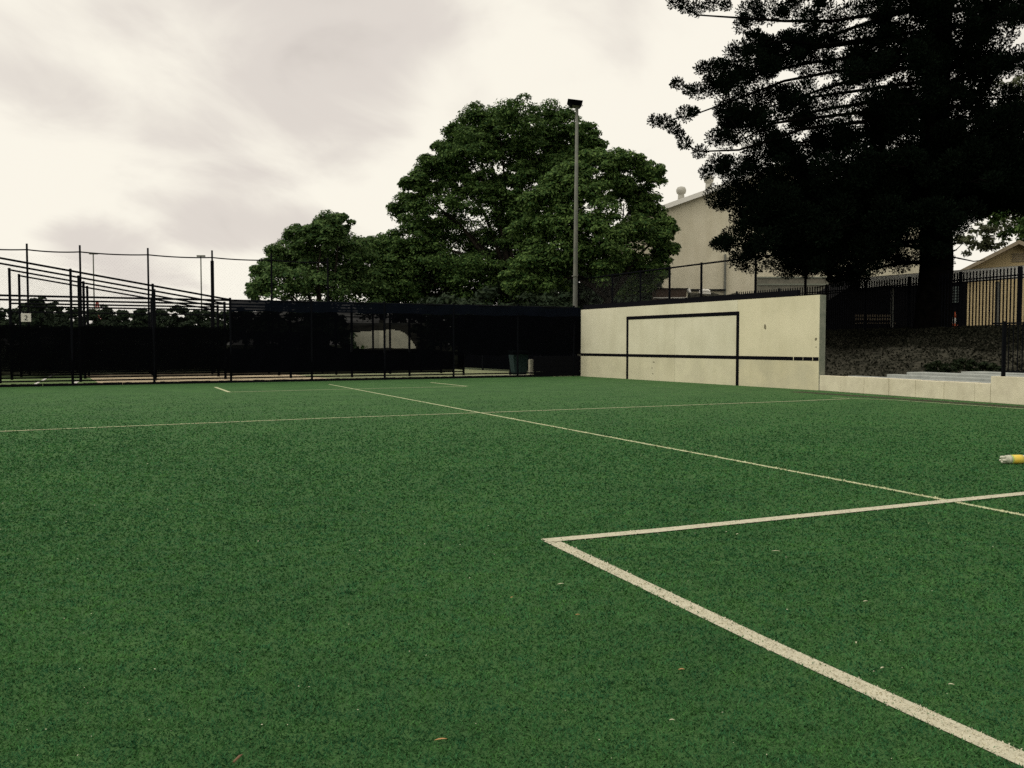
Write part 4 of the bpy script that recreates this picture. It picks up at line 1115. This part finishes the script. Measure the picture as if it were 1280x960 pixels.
# distant tree line at left
row = [(8, 398, 13), (30, 392, 12), (48, 384, 13), (66, 388, 11), (90, 397, 12), (112, 398, 11), (134, 394, 12), (156, 399, 11), (178, 396, 12), (202, 398, 11), (224, 392, 12), (244, 399, 11), (262, 398, 12), (284, 402, 14), (304, 396, 12), (-14, 396, 14)]
words = ['first', 'second', 'third', 'fourth', 'fifth', 'sixth', 'seventh', 'eighth', 'ninth', 'tenth', 'eleventh', 'twelfth', 'thirteenth', 'fourteenth', 'fifteenth']
for i, (px, py, r) in enumerate(row):
    lab = f'distant dull tree behind the nets, {words[i]} from the left' if i < 15 else 'distant dull tree behind the nets, cut off by the left edge'
    broad_tree('distant_tree', lab, [(px, py, r), (px + 8, py + 14, r), (px - 8, py + 14, r), (px, py + 24, r)], 84 + 6 * math.sin(i * 2.2), M['leaf_far'], px, size=0.34, ncl=18, nlf=60, trunk_r=0.15, limbs=False, group='distant tree line behind the nets')
# pale trees behind the pine at right
broad_tree('gum_tree', 'pale green gum tree showing through the pine at the right edge', [
    (1262, 120, 26), (1280, 150, 34), (1250, 180, 26), (1285, 215, 40), (1300, 120, 36), (1262, 270, 24), (1230, 296, 20), (1285, 285, 30), (1205, 308, 14), (1238, 312, 16)], 66, M['leaf_pale'], 1275, size=0.26, ncl=16, nlf=50, trunk_r=0.3, zbase=1.8, limbs=False)
broad_tree('gum_tree', 'dark green tree directly behind the cottage roof', [
    (1262, 262, 26), (1290, 270, 28), (1240, 272, 18), (1275, 290, 22)], 58, M['leaf_big'], 1280, size=0.26, ncl=20, nlf=70, trunk_r=0.3, zbase=1.8, limbs=False)

# ------------------------------------------------------------------ the dark pine
def pine():
    global rng
    rng = np.random.default_rng(77); random.seed(9)
    t = thing('pine_tree', 'huge near-black pine with layered puffy branches overhanging the bank', 'tree')
    D = 34.2; bx = P(1166, 400, D).x; by = D
    zb, zt = TOPZ - 0.3, 27.0
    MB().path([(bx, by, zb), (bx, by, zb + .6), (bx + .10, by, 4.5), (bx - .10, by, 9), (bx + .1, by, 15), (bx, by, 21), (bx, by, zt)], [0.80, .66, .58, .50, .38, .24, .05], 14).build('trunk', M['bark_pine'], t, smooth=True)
    puffs = []
    mb = MB()
    def prof(z):   # reach of the crown by height
        return float(np.interp(z, [3.6, 4.6, 5.6, 7.5, 9.8, 12, 14, 18, 22, 27], [4.2, 7.4, 8.2, 8.4, 9.0, 9.0, 9.2, 8.0, 5.5, 1.0]))
    def branch(pts, r0):
        n = len(pts); mb.path(pts, [r0 * (1 - 0.8 * i / (n - 1)) for i in range(n)], 6)
    k = 0; z = 4.3
    while z < 25:
        az = k * 2.39996 + random.uniform(-.3, .3); k += 1
        dx, dy = math.cos(az), math.sin(az)
        if dx > 0 and z < 6.2:
            z += 0.12; continue
        L = prof(z) * random.uniform(0.72, 0.98)
        if dy < 0: L *= 1 - 0.5 * (-dy)
        if dx > 0 and z < 9: L *= 1 - 0.3 * dx
        droop = random.uniform(0.10, 0.24) if dx < 0 else random.uniform(0.0, 0.12)
        pts = []
        bend = random.uniform(-.12, .12)
        for i in range(7):
            u = i / 6; r = L * u; a2 = az + bend * u
            zz = z + 0.9 * u * (1 - u) * 2 - droop * L * u + 0.9 * max(0, u - .7) ** 1.5 * 3
            pts.append(Vector((bx + math.cos(a2) * r, by + math.sin(a2) * r, max(zz, 3.1 if dx < 0 else 6.1))))
        branch(pts, 0.055 + 0.004 * L)
        dens = 1.0 if z < 9 else 0.8
        nP = int(L * 2.8 * dens)
        for j in range(nP):
            u = random.uniform(0.16, 1.0) ** 0.85; i = min(5, int(u * 6)); p = pts[i].lerp(pts[i + 1], u * 6 - i)
            off = random.uniform(-1, 1) * (0.25 + 1.1 * (1 - abs(u - .6)))
            q = p + Vector((-dy * off, dx * off, random.uniform(-.15, .5)))
            puffs.append((q, random.uniform(.32, .62)))
            if abs(off) > .3: mb.path([tuple(p), tuple(p.lerp(q, .6) + Vector((0, 0, -.08))), tuple(q)], [.028, .02, .012], 5)
        z += 0.20 if z < 8 else 0.27 if z < 14.5 else 0.8
    # dense lower skirt around the trunk
    for _ in range(420):
        az = random.uniform(0, 2 * math.pi); r = 7.4 * math.sqrt(random.random()); z = random.uniform(4.3, 8.0) + 0.03 * r
        if math.cos(az) > 0: z = random.uniform(6.6, 9.0)
        elif random.random() < 0.3: z += 2.0
        puffs.append((Vector((bx + r * math.cos(az), by + r * math.sin(az) * .42, z)), random.uniform(.4, .7)))
    # thick inner crown that hides the stem
    for _ in range(170):
        az = random.uniform(0, 2 * math.pi); r = 3.4 * random.random() ** .8; z = random.uniform(6.5, 17.5)
        puffs.append((Vector((bx + r * math.cos(az), by + r * math.sin(az) * .8, z)), random.uniform(.40, .66)))
    # boughs that make the left outline
    def at(zx, zy, dd=0.0): return P(800 + zx / 2.667, zy / 2.667, D + dd)
    boughs = [[(640, 240), (480, 270), (350, 320), (200, 375), (60, 410)], [(560, 210), (430, 240), (300, 280), (120, 285)], [(540, 430), (430, 470), (330, 500), (200, 505), (150, 480)],
              [(520, 400), (450, 410), (350, 460), (300, 395)], [(640, 70), (480, 70), (340, 60), (190, 50), (110, 5)], [(620, 150), (500, 140), (400, 140), (310, 180)],
              [(620, 560), (480, 560), (340, 560), (220, 570)], [(640, 760), (480, 790), (360, 810), (250, 830)], [(600, 320), (520, 330), (440, 330)], [(700, 640), (560, 660), (420, 700), (340, 760)]]
    for bi, bg in enumerate(boughs):
        dd = random.uniform(-2, 1.5)
        pts = [Vector((bx, by, at(bg[0][0], bg[0][1]).z + 0.6))] + [at(x, y, dd * (1 - .3 * i / len(bg))) for i, (x, y) in enumerate(bg)]
        branch(pts, 0.07)
    plist = [(120, 8, 28), (150, 22, 26), (190, 30, 30), (240, 10, 30), (285, 20, 22), (340, 85, 32), (365, 40, 45), (430, 40, 50), (320, 175, 24), (385, 140, 45), (430, 150, 40), (480, 130, 36), (205, 225, 28), (245, 240, 50), (310, 235, 45),
             (350, 255, 40), (380, 190, 45), (125, 278, 24), (160, 300, 22), (195, 305, 34), (250, 290, 45), (310, 295, 45), (50, 402, 26), (85, 408, 30), (110, 425, 24), (150, 380, 32), (178, 372, 20), (132, 447, 18), (150, 478, 26), (200, 507, 26),
             (250, 460, 34), (290, 465, 42), (355, 365, 28), (308, 395, 16), (400, 385, 38), (430, 400, 34), (375, 480, 34), (430, 440, 36), (500, 320, 34), (535, 340, 34), (225, 575, 30), (260, 545, 42), (310, 560, 48), (360, 590, 50),
             (250, 815, 20), (275, 810, 36), (310, 790, 46), (360, 770, 50), (420, 800, 50), (350, 690, 40), (400, 720, 50), (330, 730, 36), (480, 820, 50), (495, 880, 24), (540, 850, 50), (420, 590, 50), (300, 620, 30), (460, 480, 40), (520, 420, 40),
             (400, 540, 46), (470, 540, 50), (540, 560, 50), (600, 600, 50), (420, 640, 50), (480, 680, 56), (540, 720, 56), (600, 760, 60), (440, 730, 50), (600, 860, 50), (650, 880, 50), (560, 640, 50), (500, 780, 50), (660, 700, 60), (700, 820, 60), (760, 880, 50), (720, 900, 40), (660, 800, 60), (590, 690, 50),
             (500, 200, 40), (560, 150, 40), (440, 215, 34), (560, 60, 50), (500, 30, 40), (620, 30, 40), (470, 330, 20), (560, 260, 30), (600, 200, 40), (640, 130, 44)]
    for (x, y, r) in plist:
        puffs.append((at(x, y, random.uniform(-2.0, 1.6)), r / 2.667 / F_PX * D * 1.0))
        if r > 34:
            for _ in range(2):
                puffs.append((at(x + random.uniform(-r, r) * .8, y + random.uniform(-r, r) * .6, random.uniform(-2.0, 1.6)), r * .55 / 2.667 / F_PX * D))
    mb.build('branches', M['bark_pine'], t, smooth=True)['kind'] = 'stuff'
    qs = []
    for c, r in puffs:
        if c.z - r < CAM_H + 0.118 * c.y and c.x > bx * c.y / D + 0.75: continue   # the crown is open above the cottage
        m = int(130 + 380 * (r / 0.5) ** 2)
        d = unit(m); rr = r * (0.15 + 0.85 * rng.random(m) ** 0.5)
        pos = np.array(c) + d * rr[:, None] * np.array([1, 1, 0.85])
        ax = d + np.array([0, 0, 0.5]) + unit(m) * 0.6; ax /= np.linalg.norm(ax, axis=1, keepdims=True)
        b = np.cross(ax, unit(m)); b /= np.linalg.norm(b, axis=1, keepdims=True) + 1e-9
        L = (0.08 + 0.07 * rng.random(m))[:, None]; W = (0.013 + 0.013 * rng.random(m))[:, None]
        qs.append(np.stack([pos - ax * L / 2, pos + ax * L / 2 + b * W * 1.35, pos + ax * L / 2 - b * W * 1.35], 1))
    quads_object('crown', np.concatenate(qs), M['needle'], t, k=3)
pine()

bank_cover()
# low dark shrubs at the foot of the bank
for i, (px, py, lab) in enumerate(((1172, 459, 'low dark shrub at the foot of the bank, left of three'), (1205, 455, 'low dark shrub at the foot of the bank, middle and tallest of three'), (1236, 459, 'low dark shrub at the foot of the bank, beside the railing post'))):
    broad_tree('shrub', lab, [(px, py, 9), (px + 10, py + 3, 7), (px - 10, py + 3, 7)], 27.2 - i * 0.5, M['shrub'], px, size=0.12, ncl=12, nlf=40, trunk_r=0.04, limbs=False, zbase=0.5, group='low shrubs on the bank')

# ------------------------------------------------------------------ small things on the turf
M['clear'] = mat('clear plastic', (0.62, 0.62, 0.50), 0.25, (0.45, 0.46, 0.36), 20, spec=0.5)
M['yellow'] = mat('yellow label', (0.80, 0.55, 0.06), 0.45, (0.75, 0.62, 0.12), 14, spec=0.4)
M['lime'] = mat('lime label edge', (0.45, 0.60, 0.16), 0.45)
M['cap'] = mat('white bottle cap', (0.78, 0.76, 0.68), 0.5)
p0 = G(1252.5, 580.3); p1 = Vector((p0.x + 0.34, p0.y + 0.035, 0))
bt = thing('plastic_bottle', 'empty plastic drink bottle with yellow label lying on the turf', 'bottle')
ax = (p1 - p0).normalized(); R = 0.05
qm = Vector((0, 0, 1)).rotation_difference(ax).to_matrix().to_4x4()
mt = Matrix.Translation((p0.x, p0.y, R + 0.006)) @ qm
MB().lathe([(.022, 0), (.026, .004), (.026, .012), (.04, .03), (.049, .05), (.044, .056), (.044, .066), (.050, .072), (.0505, .10)], mt, 18).build('base', M['clear'], bt, smooth=True)
for k in range(5):
    t_ = 2 * math.pi * k / 5
    MB().lathe([(.010, -.012), (.016, .0), (.018, .03)], mt @ Matrix.Translation((.030 * math.cos(t_), .030 * math.sin(t_), 0)), 8).build('foot', M['clear'], bt, smooth=True)
MB().lathe([(.0506, .1002), (.051, .118)], mt, 18).build('label_edge', M['lime'], bt, smooth=True)
MB().lathe([(.0512, .1182), (.0515, .20), (.0512, .24)], mt, 18).build('label', M['yellow'], bt, smooth=True)
MB().lathe([(.050, .2402), (.045, .27), (.02, .31), (.014, .315), (.014, .33)], mt, 18).build('shoulder', M['clear'], bt, smooth=True)
MB().lathe([(.017, .3302), (.017, .35)], mt, 14).build('cap', M['cap'], bt, smooth=True)

M['leaf_tan'] = mat('dry tan leaf', (0.50, 0.30, 0.13), 0.8, (0.40, 0.22, 0.10), 60)
M['leaf_cream'] = mat('bleached leaf', (0.58, 0.56, 0.40), 0.8)
M['twig'] = mat('brown twig', (0.20, 0.12, 0.07), 0.9)
def fallen_leaf(px, py, length, width, rot, m, label):
    p = G(px, py); mb = MB(); n = 6; hs = []
    c, s_ = math.cos(rot), math.sin(rot)
    for i in range(n + 1):
        u = i / n; x = (u - .5) * length; w = width * math.sin(math.pi * min(max(u, .04), .97)) ** .7; z = 0.013 + 0.003 * math.sin(u * 3.1)
        hs.append([(p.x + c * x - s_ * w, p.y + s_ * x + c * w, z + .002), (p.x + c * x, p.y + s_ * x, z), (p.x + c * x + s_ * w, p.y + s_ * x - c * w, z + .002)])
    for a, b in zip(hs[:-1], hs[1:]):
        mb.poly([a[0], b[0], b[1], a[1]]); mb.poly([a[1], b[1], b[2], a[2]])
    return tag(mb.build('fallen_leaf', m, smooth=True), label, 'leaf', 'fallen leaves on the turf')
for (px, py, l, w, r, m, lab) in (
    (852, 841, .034, .008, .1, 'leaf_tan', 'tan fallen leaf left of the thick white line'), (840, 905, .026, .005, .0, 'leaf_cream', 'pale narrow leaf below the tan leaf, near the bottom edge'),
    (551, 929.5, .055, .007, .25, 'leaf_tan', 'curved tan leaf near the bottom centre of the turf'), (701, 733, .05, .008, .3, 'leaf_cream', 'bleached leaf below the corner of the white lines'),
    (970, 691.5, .07, .008, -.1, 'leaf_cream', 'bleached sliver of leaf inside the white corner'), (922, 670, .04, .007, .7, 'leaf_cream', 'tiny pale leaf just under the cross line'),
    (722, 772, .03, .007, .2, 'leaf_tan', 'small brown leaf below the white corner, left of the line'), (1103, 839, .03, .006, .5, 'leaf_cream', 'tiny pale leaf above the thick white line at right'),
    (1070, 807, .03, .005, 1.2, 'leaf_cream', 'upright-lying pale sliver right of the thick line'), (1189, 860, .03, .006, -.3, 'leaf_cream', 'pale fleck of leaf at far right above the thick line'),
    (1082, 755, .035, .007, .1, 'leaf_cream', 'pale leaf fleck in the middle of the right turf'), (640, 750, .03, .006, .9, 'leaf_tan', 'faint brown leaf left of the bleached one')):
    fallen_leaf(px, py, l * .8, w * .7, r, M[m], lab)
a, b = G(292, 957), G(303, 949)
tw = MB().path([(a.x, a.y, .012), (a.lerp(b, .5).x + .004, a.lerp(b, .5).y, .02), (b.x, b.y, .016)], [.004, .0045, .002], 6).build('twig', M['twig'], smooth=True)
tag(tw, 'short brown twig at the bottom left of the turf', 'twig')
# pale grit specks
n = 170
d = 2.6 * (12 / 2.6) ** rng.random(n); x = d * (rng.random(n) - .5) * 1.25
v = np.zeros((n, 4, 3)); sz = 0.0022 * (d / 3) ** .8 * (0.6 + rng.random(n)); th = rng.random(n) * 6.28
for j in range(4):
    r = sz * (0.6 + 0.8 * rng.random(n)); v[:, j] = np.stack([x + r * np.cos(th + j * 1.57), d + r * np.sin(th + j * 1.57), 0.015 + 0.003 * rng.random(n)], 1)
tag(quads_object('grit', v, M['leaf_cream']), 'scattered pale grit and fibre specks on the turf', kind='stuff')
